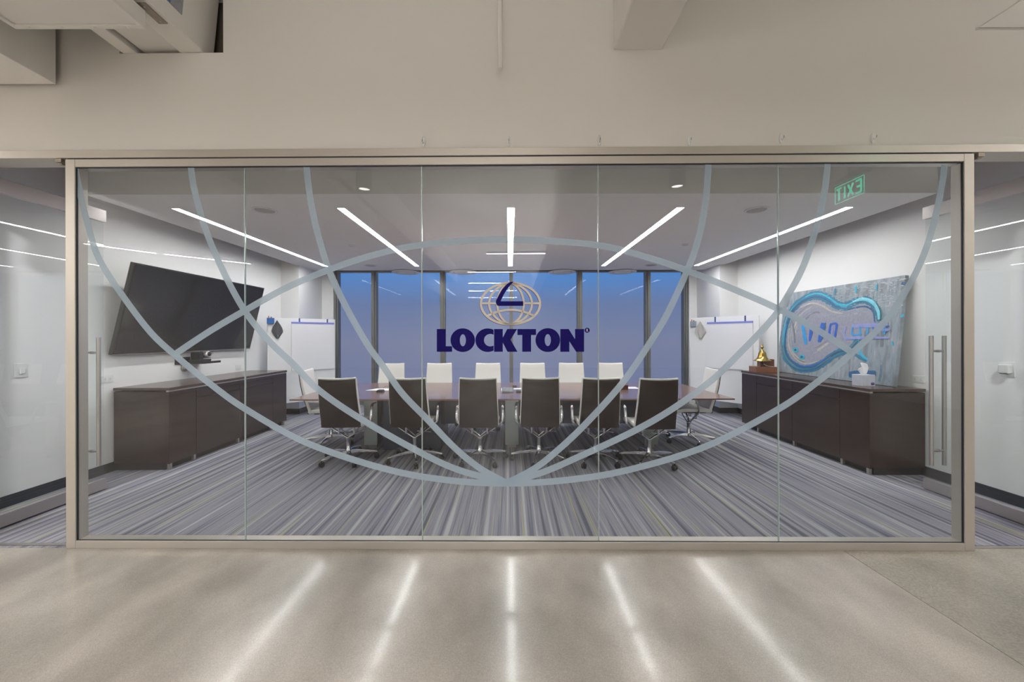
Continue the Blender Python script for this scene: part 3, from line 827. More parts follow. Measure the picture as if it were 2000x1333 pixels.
mb = MB(); mb.lathe([(.0001, .0), (.026, .0), (.020, .012), (.0001, .016)], (bx_ + .232, by_ + .035, bz_ + .115), 16, 'X'); mb.obj('lens', M_screen, hd)
mb = MB(); mb.lathe([(.0001, 0), (.055, 0), (.05, .02), (.0001, .024)], (bx_, by_ - .11, bz_ - .06), 16, 'X'); mb.tube([(bx_ + .02, by_ - .13, bz_ - .08), (bx_ + .03, by_ - .09, bz_ - .04)], .008, 8); mb.obj('cable_grommet', M_steel, t)

# ================================================================== WALL PLATES
def plate(name, label, px, py, s, w, h, kind):
    c = at_x(px, py, s * WX)
    t = thing(name, label, 'wall plate', (s * WX, c.y, c.z))
    d = -s
    def bx(m, a, b, y0, y1, z0, z1): m.box(min(d * a, d * b), y0, z0, max(d * a, d * b), y1, z1); return m
    bx(MB(), 0, .007, -w / 2, w / 2, -h / 2, h / 2).obj('cover_plate', M_white_p, t, .002)
    if kind == 'outlet':
        for q in (-1, 1):
            r = bx(MB(), .007, .009, q * w * .22 - .016, q * w * .22 + .016, -.017, .017).obj('receptacle', M_white_p, t, .001)
            m = MB()
            for z in (-.006, .006): bx(m, .009, .0095, q * w * .22 - .005, q * w * .22 + .005, z - .0012, z + .0012)
            m.obj('slots', M_dark, r)
    elif kind == 'switch':
        bx(MB(), .007, .016, -.012, .024, -.032, .022).obj('rocker', M_white_p, t, .003)
    else:
        m = MB(); bx(m, .007, .055, -.038, .034, -.035, .045); o = m.obj('sensor_body', M_white_p, t, .008)
        bx(MB(), .04, .046, -.03, .026, -.042, -.036).obj('sensor_window', M_dark, o)
    return t
plate('power_outlet', 'white double outlet beside the near end of the left credenza', 209, 741, -1, .125, .075, 'outlet')
plate('power_outlet', 'small white outlet above the far half of the left credenza', 465, 717, -1, .12, .075, 'outlet')
plate('power_outlet', 'white double outlet near the right glass door handle', 1794, 741, 1, .125, .075, 'outlet')
plate('light_switch', 'white rocker switch on the wall behind the left door', 40, 724, -1, .09, .125, 'switch')
plate('wall_sensor', 'white boxy sensor on the wall behind the right door', 1969, 722, 1, .10, .13, 'sensor')
c = at_y(1393, 605, 8.42)
t = thing('thermostat', 'small white thermostat above the right whiteboard', 'thermostat', (c.x, 8.42, c.z))
mb = MB(); mb.box(-.035, -.018, -.09, .035, 0, .09); mb.obj('case', M_white_p, t, .006)
mb = MB(); mb.box(-.02, -.0195, .02, .02, -.018, .05); mb.obj('display', M_clothl, t)

# ================================================================== WHITEBOARDS
def board(a, b, z0, z1, label, padlab, cloth_m, clothlab, boxlab, s, pad_px, cloth_px, box_px, box_m):
    a, b = Vector((a[0], a[1], 0)), Vector((b[0], b[1], 0))
    ex = (b - a); Lb = ex.length; ex.normalize()
    n = ex.cross(Vector((0, 0, 1))).normalized()
    if n.y > 0: n = -n                      # towards the viewer
    rz = math.atan2(ex.y, ex.x)
    sg = 1 if abs(Vector((math.cos(rz - PI / 2), math.sin(rz - PI / 2), 0)).dot(n) - 1) < 1e-3 else -1
    t = thing('whiteboard', label, 'whiteboard', (a.x, a.y, 0), rz)
    f = -1 if sg == 1 else 1                # local y sign of the front
    def uv(px, py):
        p = at_plane(px, py, a, n); d = p - a; return d.dot(ex), p.z
    def bx(m, u0, u1, d0, d1, z_0, z_1): m.box(u0, min(f * d0, f * d1), z_0, u1, max(f * d0, f * d1), z_1); return m
    bx(MB(), 0, Lb, -.022, 0, z0, z1).obj('panel', M_board, t, .003)
    for q in (.3, .7):
        bx(MB(), Lb * q - .03, Lb * q + .03, -.36, -.022, 1.0, 1.1).obj('bracket', M_steel, t)
    # flip-chart pad
    (u0, zt), (u1, zb) = uv(pad_px[0], pad_px[1]), uv(pad_px[2], pad_px[3])
    if u0 > u1: u0, u1 = u1, u0
    pt = thing('flip_chart_pad', padlab, 'paper pad', (a.x, a.y, 0), rz)
    m = MB(); vs_ = []; fs = []; nv = 14
    for j in range(nv + 1):
        v = j / nv; z = zt - .03 - (zt - .03 - zb) * v
        dd = .022 + .0025 * math.sin(v * 9) * v + .012 * max(0, v - .85) ** 1.2 * 4
        for u in (u0, u1): vs_ += [(u, f * .001, z), (u, f * dd, z)]
    for j in range(nv):
        k = j * 4
        fs += [(k + 1, k + 3, k + 7, k + 5), (k, k + 4, k + 6, k + 2), (k, k + 1, k + 5, k + 4), (k + 2, k + 6, k + 7, k + 3)]
    fs += [(0, 2, 3, 1), (nv * 4, nv * 4 + 1, nv * 4 + 3, nv * 4 + 2)]
    m.add(vs_, fs, False); m.obj('sheets', M_paper, pt)
    bx(MB(), u0, u1, .0, .025, zt - .035, zt).obj('binding_strip', M_purple, pt)
    for q in (.18, .84):
        uu = u0 + (u1 - u0) * q; bx(MB(), uu - .012, uu + .012, 0.0, .004, zt, z1 + .002).obj('hanging_tab', M_navytab, pt)
    # cloth hanging from a hook
    cu, cz = uv(cloth_px[0], cloth_px[1]); cu2, cz2 = uv(cloth_px[2], cloth_px[3])
    w = abs(uv(cloth_px[2] + 11, cloth_px[3])[0] - cu2)
    ct = thing('cleaning_cloth', clothlab, 'cloth', (a.x, a.y, 0), rz)
    m = MB(); vs_ = []; fs = []; nu, nv = 10, 10
    for j in range(nv + 1):
        v = j / nv
        hwid = w * (.12 + .88 * math.sin(min(v / .62, 1) * PI / 2)) if v < .62 else w * (1 - (v - .62) / .38 * .82)
        for i in range(nu + 1):
            u = -1 + 2 * i / nu
            vs_.append((cu + (cu2 - cu) * v + u * hwid, f * (.012 + .012 * math.cos(u * 7 + v * 2) * (0.3 + v)), cz + (cz2 - cz) * v - .02 * abs(u) * (1 - v)))
    W = nu + 1
    for j in range(nv):
        for i in range(nu): k = j * W + i; fs.append((k, k + 1, k + W + 1, k + W))
    m.add(vs_, fs, True); o = m.obj('fabric', cloth_m, ct); sm = o.modifiers.new('thickness', 'SOLIDIFY'); sm.thickness = .004
    m = MB(); m.tube([(cu, 0, cz - .004), (cu, f * .022, cz - .004), (cu, f * .026, cz + .01)], .004, 8); m.obj('hook', M_white_p, ct)
    # marker caddy
    bu, bz = uv(*box_px)
    bt = thing('marker_caddy', boxlab, 'caddy', (a.x, a.y, 0), rz)
    bx(MB(), bu - .055, bu + .055, 0, .045, bz - .055, bz + .05).obj('tray', box_m, bt, .004)
    m = MB()
    m.tube([(bu - .03, f * .022, bz), (bu - .03, f * .022, bz + .085)], .010, 8); o = m.obj('marker', M_orange, bt)
    m = MB(); m.tube([(bu + .01, f * .022, bz), (bu + .01, f * .022, bz + .07)], .010, 8); m.obj('marker', M_clothd, bt)
    return t
board((-4.30, 6.82), (-3.45, 7.60), .29, 1.848, 'whiteboard standing at an angle in the corner beyond the wall screen',
      'flip chart pad with lilac top edge on the left whiteboard', M_clothd, 'charcoal cloth hanging on the left whiteboard', 'blue marker caddy at the edge of the left whiteboard',
      -1, (569, 629, 652, 720), (541, 626, 542, 662), (528, 627), M_bluebox)
board((3.58, 7.60), (4.30, 6.62), .29, 1.862, 'whiteboard standing at an angle in the corner behind the brass bell',
      'flip chart pad with lilac top edge on the right whiteboard', M_clothl, 'pale grey cloth hanging on the right whiteboard', 'grey blue marker caddy at the edge of the right whiteboard',
      1, (1382, 630, 1471, 724), (1368, 628, 1369, 663), (1355, 633), pbr('grey_blue_plastic', srgb(150, 158, 172), 0.5))

# ================================================================== PAINTING
pbl, pbr_ = Vector((4.30, 6.13, KZ)), Vector((4.30, 4.26, KZ))
ptl, ptr = Vector((4.435, 6.13, 2.17)), Vector((4.435, 4.26, 2.17))
pu = (pbr_ - pbl); PWID = pu.length; pu.normalize()
pv = (ptl - pbl); PHEI = pv.length; pv.normalize()
pn = pu.cross(pv).normalized()
if pn.x > 0: pn = -pn
art = thing('painting', 'big blue and grey canvas of a guitar body leaning on the right wall', 'painting', tuple((pbl + pbr_) / 2))
A0 = (pbl + pbr_) / 2
def canvas_mat():
    m, N, L = new_mat('painted_canvas')
    o = N.new('ShaderNodeOutputMaterial'); b = N.new('ShaderNodeBsdfPrincipled'); L.new(b.outputs[0], o.inputs[0])
    tc = N.new('ShaderNodeTexCoord')
    mp = N.new('ShaderNodeMapping'); mp.inputs['Scale'].default_value = (1, 7, 1.6); L.new(tc.outputs['Object'], mp.inputs[0])
    n1 = N.new('ShaderNodeTexNoise'); n1.inputs['Scale'].default_value = 2.2; n1.inputs['Detail'].default_value = 7; n1.inputs['Roughness'].default_value = 0.65; L.new(mp.outputs[0], n1.inputs['Vector'])
    r = N.new('ShaderNodeValToRGB'); e = r.color_ramp.elements
    e[0].position = .30; e[0].color = srgb(120, 132, 138); e[1].position = .74; e[1].color = srgb(196, 200, 206)
    for p, c in ((.42, srgb(138, 144, 150)), (.52, srgb(150, 164, 174)), (.60, srgb(164, 166, 176))): q = e.new(p); q.color = c
    L.new(n1.outputs[0], r.inputs[0]); L.new(r.outputs[0], b.inputs['Base Color'])
    mp2 = N.new('ShaderNodeMapping'); mp2.inputs['Scale'].default_value = (1, 5, 60); L.new(tc.outputs['Object'], mp2.inputs[0])
    n2 = N.new('ShaderNodeTexNoise'); n2.inputs['Scale'].default_value = 3; n2.inputs['Detail'].default_value = 3; L.new(mp2.outputs[0], n2.inputs['Vector'])
    bp = N.new('ShaderNodeBump'); bp.inputs['Strength'].default_value = .22; bp.inputs['Distance'].default_value = .008
    L.new(n2.outputs[0], bp.inputs['Height']); L.new(bp.outputs[0], b.inputs['Normal'])
    b.inputs['Roughness'].default_value = 0.35
    return m
M_canvas = canvas_mat()
mb = MB(); mb.hexa([pbl - A0, pbr_ - A0, ptr - A0, ptl - A0], [q - A0 - pn * (-0.04) for q in (pbl, pbr_, ptr, ptl)])
mb.v = [tuple(Vector(v) - pn * 0.035 * 0) for v in mb.v]
mb.obj('canvas', M_canvas, art)
PF = pn * 0.0401
def ap(x, y):
    """crop pixel of the painting -> point on its face"""
    p = at_plane(1510 + x / 5.554, 530 + y / 5.554, pbl + PF, pn); return p - A0
paint = {k: pbr('paint_' + k, c, 0.35, noise=.22, nscale=30, bump=.35, bscale=90) for k, c in
         dict(teal=srgb(66, 128, 158), cyan=srgb(62, 182, 216), deep=srgb(52, 104, 150), pale=srgb(128, 214, 232), dark=srgb(72, 96, 108), blue=srgb(52, 104, 204), sky=srgb(60, 160, 226),
              lilac=srgb(156, 157, 172), lav=srgb(146, 156, 212), grey=srgb(128, 134, 140), cream=srgb(188, 184, 176), wash=srgb(146, 158, 168), haze=srgb(166, 170, 178), steel=srgb(112, 136, 150), sea=srgb(84, 150, 160), lilac2=srgb(148, 150, 170), lilac3=srgb(164, 160, 172)).items()}
top_c = [(1150, 540), (1148, 470), (1128, 410), (1080, 350), (1020, 318), (960, 312), (890, 332), (800, 378), (740, 384), (680, 362), (610, 310), (540, 275), (470, 262), (390, 280), (300, 330), (225, 400), (175, 480), (140, 580), (118, 690), (112, 800), (128, 900),
         (170, 975), (235, 1030), (310, 1060), (400, 1058), (480, 1032), (560, 985), (630, 930), (700, 890), (780, 868), (850, 842), (890, 800), (930, 760)]
cen = Vector((480, 640))
def scaled(pts, k): return [tuple(cen + (Vector(p) - cen) * k) for p in pts]
mb = MB()
body = smooth_path(scaled(top_c, .93), 3)
fan = [ap(*p) for p in body]
cpt = ap(520, 620)
def strk(col, pts, wpx, lift=.002, off=0.0, n=5):
    q = smooth_path([ap(*p) for p in pts], n)
    m = len(q); w = wpx / 5.554 * 0.0068
    ws = [w * (.35 + .65 * math.sin(PI * min(1, max(0, (i + .8) / (m + .6)))) ** .5) * (0.85 + .3 * random.random()) for i in range(m)]
    mb = MB(); mb.ribbon(q, ws, pn, .0006, .0006 + off * .35, lift * .3); return mb.obj('brush_stroke', paint[col], art)
for k in range(70):      # vertical washes over the background
    x = random.uniform(120, 1270); yt = 250 - (x - 160) * .158 + 12; yb = 1085 + (x - 70) * .115 - 14
    a = random.uniform(yt, yb - 120); b = min(yb, a + random.uniform(90, 320))
    if x > 1300: a, b = max(a, 140), min(b, 600)
    strk(random.choice(('grey', 'wash', 'wash', 'haze', 'haze', 'steel')), [(x, a), (x - random.uniform(0, 8), (a + b) / 2), (x - random.uniform(4, 22), b)], random.uniform(14, 40), .001, .0, 3)
mb = MB(); mb.v = [tuple(cpt + pn * .0022)] + [tuple(p + pn * .0022) for p in fan]; mb.f = [(0, i, i + 1) for i in range(1, len(fan))] + [(0, len(fan), 1)]; mb.s = [False] * len(mb.f)
mb.obj('body_field', paint['lilac'], art, recalc=False)
strk('teal', scaled(top_c, 1.0), 104, .002, .004)
for k in range(46):      # broken strokes along the guitar outline
    a = random.randrange(0, len(top_c) - 5); b = a + random.randrange(3, 8); f_ = random.uniform(.93, 1.06)
    strk(random.choice(('teal', 'deep', 'cyan', 'dark', 'steel', 'teal', 'sea', 'grey')), scaled(top_c[a:b], f_), random.uniform(9, 24), .002, .006 + k * .0001)
for k in range(34):      # loose strokes inside the body
    a = random.randrange(6, len(top_c) - 6); f_ = random.uniform(.45, .88)
    strk(random.choice(('lilac2', 'haze', 'grey', 'lilac3', 'lilac2', 'cream')), scaled(top_c[a:a + random.randrange(3, 6)], f_), random.uniform(10, 30), .001, .004)
strk('grey', scaled(top_c[3:30], .925), 22, .001, .0015)
strk('dark', scaled(top_c[9:22], .985), 12, .002, .0045)
strk('pale', scaled(top_c[18:26], 1.01), 9, .002, .005)
strk('cream', scaled(top_c[10:16], .90), 16, .001, .002)
strk('deep', scaled(top_c[8:30], .955), 20, .002, .012)
strk('cyan', scaled(top_c[4:14], 1.045), 20, .003, .012)
strk('pale', [(870, 335), (960, 305), (1050, 318), (1110, 368), (1145, 440), (1152, 525)], 32, .006, .013)
strk('cyan', [(350, 285), (440, 248), (530, 252), (620, 300), (700, 352), (790, 368)], 16, .003, .013)
strk('dark', scaled(top_c[14:24], 1.02), 13, .002, .004)
strk('cyan', scaled(top_c[17:27], 1.05), 20, .003, .003)
strk('dark', scaled(top_c[25:31], 1.03), 15, .002, .004)
strk('blue', scaled(top_c[21:28], .93), 14, .002, .004)
strk('deep', [(590, 300), (680, 395), (780, 420), (900, 395), (1010, 385), (1085, 440), (1100, 550)], 28, .002, .0022)
strk('teal', [(700, 850), (800, 850), (870, 800), (905, 745), (940, 750)], 60, .003, .002)
strk('dark', [(880, 840), (895, 790), (920, 750)], 34, .002, .003)
strk('cyan', [(930, 740), (925, 830), (960, 910), (1030, 965)], 28, .004, .003)
strk('teal', [(890, 905), (960, 945), (1020, 970)], 36, .002, .002)
for col, pts, w in (('sky', [(322, 575), (340, 680), (362, 795)], 42), ('blue', [(418, 585), (412, 680), (398, 760)], 34), ('blue', [(545, 560), (525, 660), (505, 770)], 48), ('deep', [(570, 560), (545, 700), (500, 760)], 20),
                    ('blue', [(625, 580), (612, 680), (600, 755)], 26), ('blue', [(620, 578), (690, 572), (684, 650), (672, 720)], 22), ('lav', [(650, 600), (640, 740)], 20),
                    ('lav', [(790, 600), (778, 720), (900, 725), (1080, 722), (1260, 725)], 22), ('lav', [(850, 600), (1000, 590), (1250, 588)], 34), ('sky', [(872, 600), (864, 690), (960, 680)], 16), ('sky', [(950, 590), (948, 700)], 16),
                    ('sky', [(1030, 610), (1024, 690)], 16), ('blue', [(1085, 600), (1110, 690), (1150, 600)], 12), ('sky', [(1216, 595), (1210, 690)], 18), ('lav', [(1170, 640), (1270, 635)], 24), ('blue', [(1170, 600), (1268, 598)], 10),
                    ('deep', [(825, 1125), (900, 1118), (960, 1122), (1120, 1110)], 60), ('cream', [(180, 620), (170, 760), (200, 880), (270, 970), (360, 1010)], 16), ('cream', [(300, 400), (420, 350), (540, 380), (640, 440), (760, 460)], 18),
                    ('grey', [(210, 540), (230, 660), (240, 780)], 22), ('cyan', [(1130, 140), (1126, 215)], 12), ('deep', [(1400, 130), (1440, 140)], 22), ('cyan', [(900, 160), (905, 235)], 16), ('teal', [(680, 190), (670, 260)], 26), ('cyan', [(1390, 500), (1420, 470)], 18), ('cyan', [(1298, 760), (1302, 810)], 12)):
    strk(col, pts, w * 1.25, .003, .014)
for (x, y) in ((247, 856), (316, 932)):
    mb = MB(); q = [ap(x + 30 * math.cos(a), y + 28 * math.sin(a)) for a in [2 * PI * i / 14 for i in range(14)]]
    mb.prism(q, pn * .008); k = mb.obj('knob_dab', paint['cyan'], art)
    mb = MB(); q = [ap(x + 14 * math.cos(a), y + 12 * math.sin(a)) for a in [2 * PI * i / 10 for i in range(10)]]
    mb.prism(q, pn * .010); mb.obj('knob_centre', paint['dark'], k)
mb = MB()
for i in range(260):
    x = random.uniform(560, 1440); y = random.uniform(70, 520) * (1 - .25 * (x - 600) / 900)
    ytop = 255 - (x - 160) * .158
    y = ytop + 15 + random.random() ** 1.6 * 330
    if x > 1440 - (y - 50) * .12: continue
    l = random.uniform(12, 48)
    mb.ribbon([ap(x, y), ap(x + l, y - l * random.uniform(-.05, .25))], random.uniform(.004, .009), pn, .003, .0008)
o = mb.obj('palette_flecks', pbr('silver_flecks', srgb(214, 220, 224), .25, .3), art); o['kind'] = 'stuff'

# ================================================================== THINGS ON THE CREDENZA
bp_ = at_z(1487, 727, KZ)
t = thing('brass_bell', 'brass bell on a stepped brown wooden stand', 'bell', (bp_.x + .05, bp_.y + .02, KZ), math.radians(-8))
mb = MB(); mb.box(-.165, -.12, 0, .165, .12, .085); mb.obj('stand_base', M_brown, t, .003)
mb = MB(); mb.box(-.05, -.005, .085, .155, .105, .20); mb.obj('stand_block', M_brown, t, .003)
mb = MB(); mb.lathe([(.0001, .355), (.018, .352), (.024, .335), (.040, .322), (.052, .30), (.058, .26), (.072, .225), (.10, .195), (.125, .182), (.128, .176), (.118, .176), (.095, .184), (.06, .22), (.0001, .25)], (-.03, -.02, .0), 28); bl = mb.obj('bell', M_brass, t)
mb = MB(); mb.lathe([(.0001, .352), (.010, .35), (.010, .372), (.020, .385), (.022, .398), (.012, .412), (.010, .425), (.014, .434), (.0001, .442)], (-.03, -.02, 0), 16); mb.obj('finial', M_brass, bl)
mb = MB(); mb.tube([(-.03, -.02, .25), (-.03, -.02, .15)], .007, 8); mb.lathe([(.0001, .118), (.02, .124), (.026, .14), (.02, .156), (.0001, .162)], (-.03, -.02, 0), 14); mb.obj('clapper', M_dark, bl)
mb = MB(); mb.tube([(-.03, -.06, .13), (0, -.085, .105), (.05, -.09, .092), (.10, -.085, .090)], .006, 8); mb.obj('pull_cord', M_beige, t)

tp = at_z(1696, 755, KZ)
t = thing('tissue_box', 'patterned tissue box with a white tissue in front of the painting', 'tissue box', (tp.x, tp.y + .06, KZ), math.radians(8))
mt = pbr('tissue_box_print', srgb(196, 200, 212), .5, noise=.22, nscale=14)
mb = MB(); mb.box(-.085, -.058, 0, .085, .058, .128); bxo = mb.obj('carton', mt, t, .003)
mb = MB(); mb.lathe([(.0001, 0), (.026, 0), (.024, .0012), (.0001, .0014)], (.05, -.0585, .028), 20, 'Y')
o = mb.obj('printed_oval', pbr('violet_print', srgb(112, 92, 170), .5), bxo); o.scale = (1, 1, .62); o.location = (0, -.0008, .0106)
mb = MB(); mb.lathe([(.018, 0), (.045, 0), (.045, .0012), (.018, .0012), (.018, 0)], (0, 0, .128), 20); mb.obj('opening', M_white_p, bxo)
mb = MB(); vs_ = []; fs = []; nu, nv = 12, 10
for j in range(nv + 1):
    v = j / nv
    for i in range(nu + 1):
        u = -1 + 2 * i / nu
        w = .026 + .058 * v ** 1.1 * (1 - .55 * max(0, v - .7) / .3)
        vs_.append((u * w + .012 * v - .02 * v * v, .014 * math.sin(u * 5 + v * 2) * (.5 + v), .128 + v * (.135 - .05 * abs(u) ** 1.3 + .012 * u)))
W = nu + 1
for j in range(nv):
    for i in range(nu): k = j * W + i; fs.append((k, k + 1, k + W + 1, k + W))
mb.add(vs_, fs, True); o = mb.obj('tissue', M_paper, t); sm = o.modifiers.new('thickness', 'SOLIDIFY'); sm.thickness = .0015

# ================================================================== THINGS ON THE TABLE
def sheet(px0, py, px1, label, dz=.0, dep=.21, skew=.0):
    a, b = at_z(px0, py, TZ), at_z(px1, py, TZ)
    mb = MB(); mb.prism([(a.x, a.y, TZ + .0005 + dz), (b.x, a.y, TZ + .0005 + dz), (b.x + skew, a.y + dep, TZ + .0005 + dz), (a.x + skew, a.y + dep, TZ + .0005 + dz)], (0, 0, .002))
    return tag(mb.obj('paper_sheet', M_paper), label, 'paper', 'papers on the table')
sheet(714, 763.5, 765, 'white papers on the table between the first two near chairs', skew=.08)
sheet(1003, 761, 1022, 'white paper under the desk phone on the table', dep=.12)
sheet(1228, 760, 1250, 'white paper on the table beside the small wooden box')
def puck(px, py, label, w=.10, d=.08, h=.028):
    p = at_z(px, py, TZ)
    t = thing('microphone_pod', label, 'microphone', (p.x, p.y + d / 2, TZ), group='microphone pods on the table')
    mb = MB(); mb.hexa([(-w / 2, -d / 2, .003), (w / 2, -d / 2, .003), (w / 2, d / 2, .003), (-w / 2, d / 2, .003)], [(-w * .38, -d * .3, h), (w * .38, -d * .3, h), (w * .38, d * .45, h), (-w * .38, d * .45, h)]); mb.obj('pod', M_black, t, .006)
    mb = MB(); mb.box(-w * .4, -d * .4, 0, w * .4, d * .4, .004); mb.obj('pad', M_dark, t)
puck(741, 767, 'black table microphone pod in front of the white papers', .10, .09, .03)
puck(1013, 767.5, 'black table microphone pod right of the desk phone', .075, .07, .025)
puck(1005, 757, 'black table microphone pod behind the desk phone', .075, .06, .028)
p = at_z(761.5, 758, TZ)
t = thing('cable_stand', 'small black cable post at the left papers', 'cable post', (p.x, p.y, TZ))
mb = MB(); mb.box(-.018, -.015, 0, .018, .015, .012); mb.box(-.012, -.008, .012, .012, .008, .03); mb.box(-.018, -.014, .03, .018, .014, .048); mb.obj('post', M_black, t, .002)
mb = MB(); mb.tube([(-.015, 0, .02), (-.06, .005, .022), (-.09, -.01, .006)], .003, 6); mb.obj('cable', M_black, t)
p = at_z(992, 768, TZ)
t = thing('desk_phone', 'grey conference phone with keypad on the table', 'phone', (p.x, p.y + .06, TZ))
mb = MB(); mb.hexa([(-.078, -.06, 0), (.078, -.06, 0), (.078, .10, 0), (-.078, .10, 0)], [(-.074, -.055, .018), (.074, -.055, .018), (.07, .095, .055), (-.07, .095, .055)]); ph = mb.obj('phone_body', pbr('phone_grey', srgb(96, 104, 122), .4), t, .004)
mb = MB(); mb.hexa([(-.092, -.05, 0), (-.078, -.05, 0), (-.078, .09, 0), (-.092, .09, 0)], [(-.092, -.05, .030), (-.079, -.05, .030), (-.079, .09, .05), (-.092, .09, .05)]); mb.obj('side_cap', M_white_p, t, .003)
for r_ in range(3):
    for c_ in range(5):
        x, y = -.05 + c_ * .025, -.035 + r_ * .04
        z = .018 + (y + .055) / .15 * .037
        mb = MB(); mb.box(x - .008, y - .012, z - .004, x + .008, y + .012, z + .005); mb.obj('key', M_clothl, ph)
p = at_z(1219, 762, TZ)
t = thing('wooden_box', 'small brown wooden box behind the fifth near chair', 'box', (p.x, p.y + .05, TZ))
mb = MB(); mb.box(-.06, -.045, 0, .06, .045, .055); mb.obj('box_body', pbr('reddish_wood', srgb(92, 46, 36), .35, noise=.2, nscale=6), t, .002)
mb = MB(); mb.box(-.062, -.047, .055, .062, .047, .066); mb.obj('lid', pbr('reddish_wood_lid', srgb(104, 54, 42), .35), t, .002)

# ================================================================== CEILING FIXTURES
def disc_fix(name, label, x, y, r, cat, group, m, drop=.0):
    t = thing(name, label, cat, (x, y, CZ - drop), group=group)
    mb = MB(); mb.lathe([(r * .82, -.004), (r * .9, -.012), (r, -.010), (r * 1.02, 0), (r * .82, 0), (r * .82, -.004)], seg=28); mb.obj('rim', M_white_p, t)
    mb = MB(); mb.lathe([(.0001, -.006), (r * .5, -.006), (r * .82, -.003), (r * .82, 0), (.0001, 0)], seg=28); mb.obj('grille', m, t)
m_gr = pbr('speaker_grille', srgb(190, 188, 188), .8)
for px, py, lab in ((1478, 410, 'round ceiling speaker beside the rightmost light strip'), (517, 411, 'round ceiling speaker beside the leftmost light strip'), (724, 519, 'round ceiling speaker near the windows on the left'), (1272, 518, 'round ceiling speaker near the windows on the right')):
    p = at_z(px, py, CZ); disc_fix('ceiling_speaker', lab, p.x, p.y, .12, 'speaker', 'round ceiling speakers', m_gr)
for px, py, lab in ((688, 480, 'small sprinkler plate on the ceiling left of the middle strip'), (1338, 478, 'small sprinkler plate on the ceiling right of the middle strip')):
    p = at_z(px, py, CZ); disc_fix('sprinkler_plate', lab, p.x, p.y, .05, 'sprinkler', 'sprinkler plates', M_white_p)
for px, lab in ((793, 'first'), (905, 'second'), (1098, 'third'), (1216, 'fourth')):
    x = (px - VPX) * 8.22 / F_PX
    t = thing('air_diffuser', 'round white air diffuser below the ceiling edge at the windows, %s from the left' % lab, 'air diffuser', (x, 8.22, 2.868), group='round air diffusers at the windows')
    mb = MB(); mb.lathe([(.20, .012), (.235, 0), (.29, .004), (.295, .016), (.22, .024), (.20, .012)], seg=36); mb.obj('rim', M_white_p, t)
    mb = MB(); mb.lathe([(.0001, .002), (.15, .002), (.19, .012), (.15, .020), (.0001, .020)], seg=36); mb.obj('core', M_ceil, t)
    mb = MB(); mb.tube([(0, 0, .018), (0, 0, .73)], .03, 12); mb.tube([(0, 0, .018), (0, 0, .03)], [.19, .13], 24); mb.obj('neck', M_galv, t)

# ================================================================== HOOKS ON THE UPPER WALL
for i, (px, py) in enumerate(((827, 278), (994, 277), (1170, 275), (1346, 275), (1525, 271), (1704, 270))):
    x, z = loc_of(px, py, 0.01)
    ax = Vector((math.cos(TH), -math.sin(TH), 0))
    w_ = Vector(PO) + ax * x - P_N * 0.01
    t = thing('adhesive_hook', 'clear adhesive hook above the glass wall, %s from the left' % ordn[i], 'hook', (w_.x, w_.y, z), -TH, group='adhesive hooks above the glass wall')
    mb = MB(); mb.lathe([(.0001, 0), (.016, 0), (.017, -.004), (.012, -.007), (.0001, -.008)], seg=18, axis='Y'); o = mb.obj('pad', M_white_p, t); o.scale = (.75, 1, 2.3)
    mb = MB(); mb.tube([(0, -.006, -.004), (0, -.016, -.016), (0, -.026, -.012), (0, -.03, .006), (0, -.031, .012)], [.004, .004, .0038, .0035, .002], 8); mb.obj('hook_arm', M_white_p, t)
    mb = MB(); mb.tube([(0.0, -.031, .012), (0.0, -.034, -.004), (0.0, -.026, -.014)], .0014, 6); mb.obj('wire_tip', M_dark, t)

# ================================================================== LIGHTS AND GEAR BEHIND THE VIEWER (seen mirrored in the glass, or added for their light)
def pendant(a, b, z, label, top=4.40):
    a, b = Vector((a[0], a[1], 0)), Vector((b[0], b[1], 0)); L_ = (b - a).length
    t = thing('pendant_light', label, 'pendant light', tuple((a + b) / 2 + Vector((0, 0, z))), math.atan2(b.y - a.y, b.x - a.x), group='linear pendants behind the viewer')
    h = L_ / 2
    mb = MB(); mb.box(-h, -.018, 0, h, .018, .005); mb.obj('diffuser', M_pend, t)
    mb = MB(); mb.box(-h - .005, -.022, .004, h + .005, .022, .05); mb.obj('housing', M_white_p, t)
    mb = MB(); mb.box(-h, -.0175, .0495, h, .0175, .052); mb.obj('added_uplight_diffuser', M_pend, t)  # uplight added so the deck bounces light onto the upper wall
    for nm, w, dz, rx in (('downlight_tube', PEND_W, -.004, 0), ('added_uplight_tube', PEND_UP, .056, PI)):
        ld = D.lights.new(nm, 'AREA'); ld.shape = 'RECTANGLE'; ld.size = L_; ld.size_y = .034; ld.energy = w * L_; ld.color = WARM
        lo = D.objects.new(nm, ld); COL.objects.link(lo); lo.parent = t; lo.location = (0, 0, dz); lo.rotation_euler = (rx, 0, 0)
    mb = MB()
    for q in (-.8, .8): mb.tube([(h * q, 0, .07), (h * q, 0, top - z)], .003, 6)
    mb.obj('suspension_wire', M_steel, t)
PZ = 3.20
for k, yv in enumerate((7.82, 10.04, 12.1, 14.2, 16.6)):
    x0, x1 = (942, 1057) if k == 0 else (904, 998)
    pendant(((x0 - VPX) / F_PX * yv, 5.4 - yv), ((x1 - VPX) / F_PX * yv, 5.4 - yv), PZ, 'linear pendant behind the viewer, mirrored in the glass, %s in its row' % ordn[k])
pendant((-7.77, -1.38), (-7.23, -2.19), PZ, 'slanted linear pendant behind the viewer, the nearer one')
pendant((-7.12, -2.28), (-6.10, -3.33), PZ, 'slanted linear pendant behind the viewer, the farther one')
pendant((-7.9, -0.9), (-7.9, 1.7), PZ, 'long linear pendant added out of view on the left to light the upper wall')  # this pair is added, clear of the mirror view, as side light for the wall
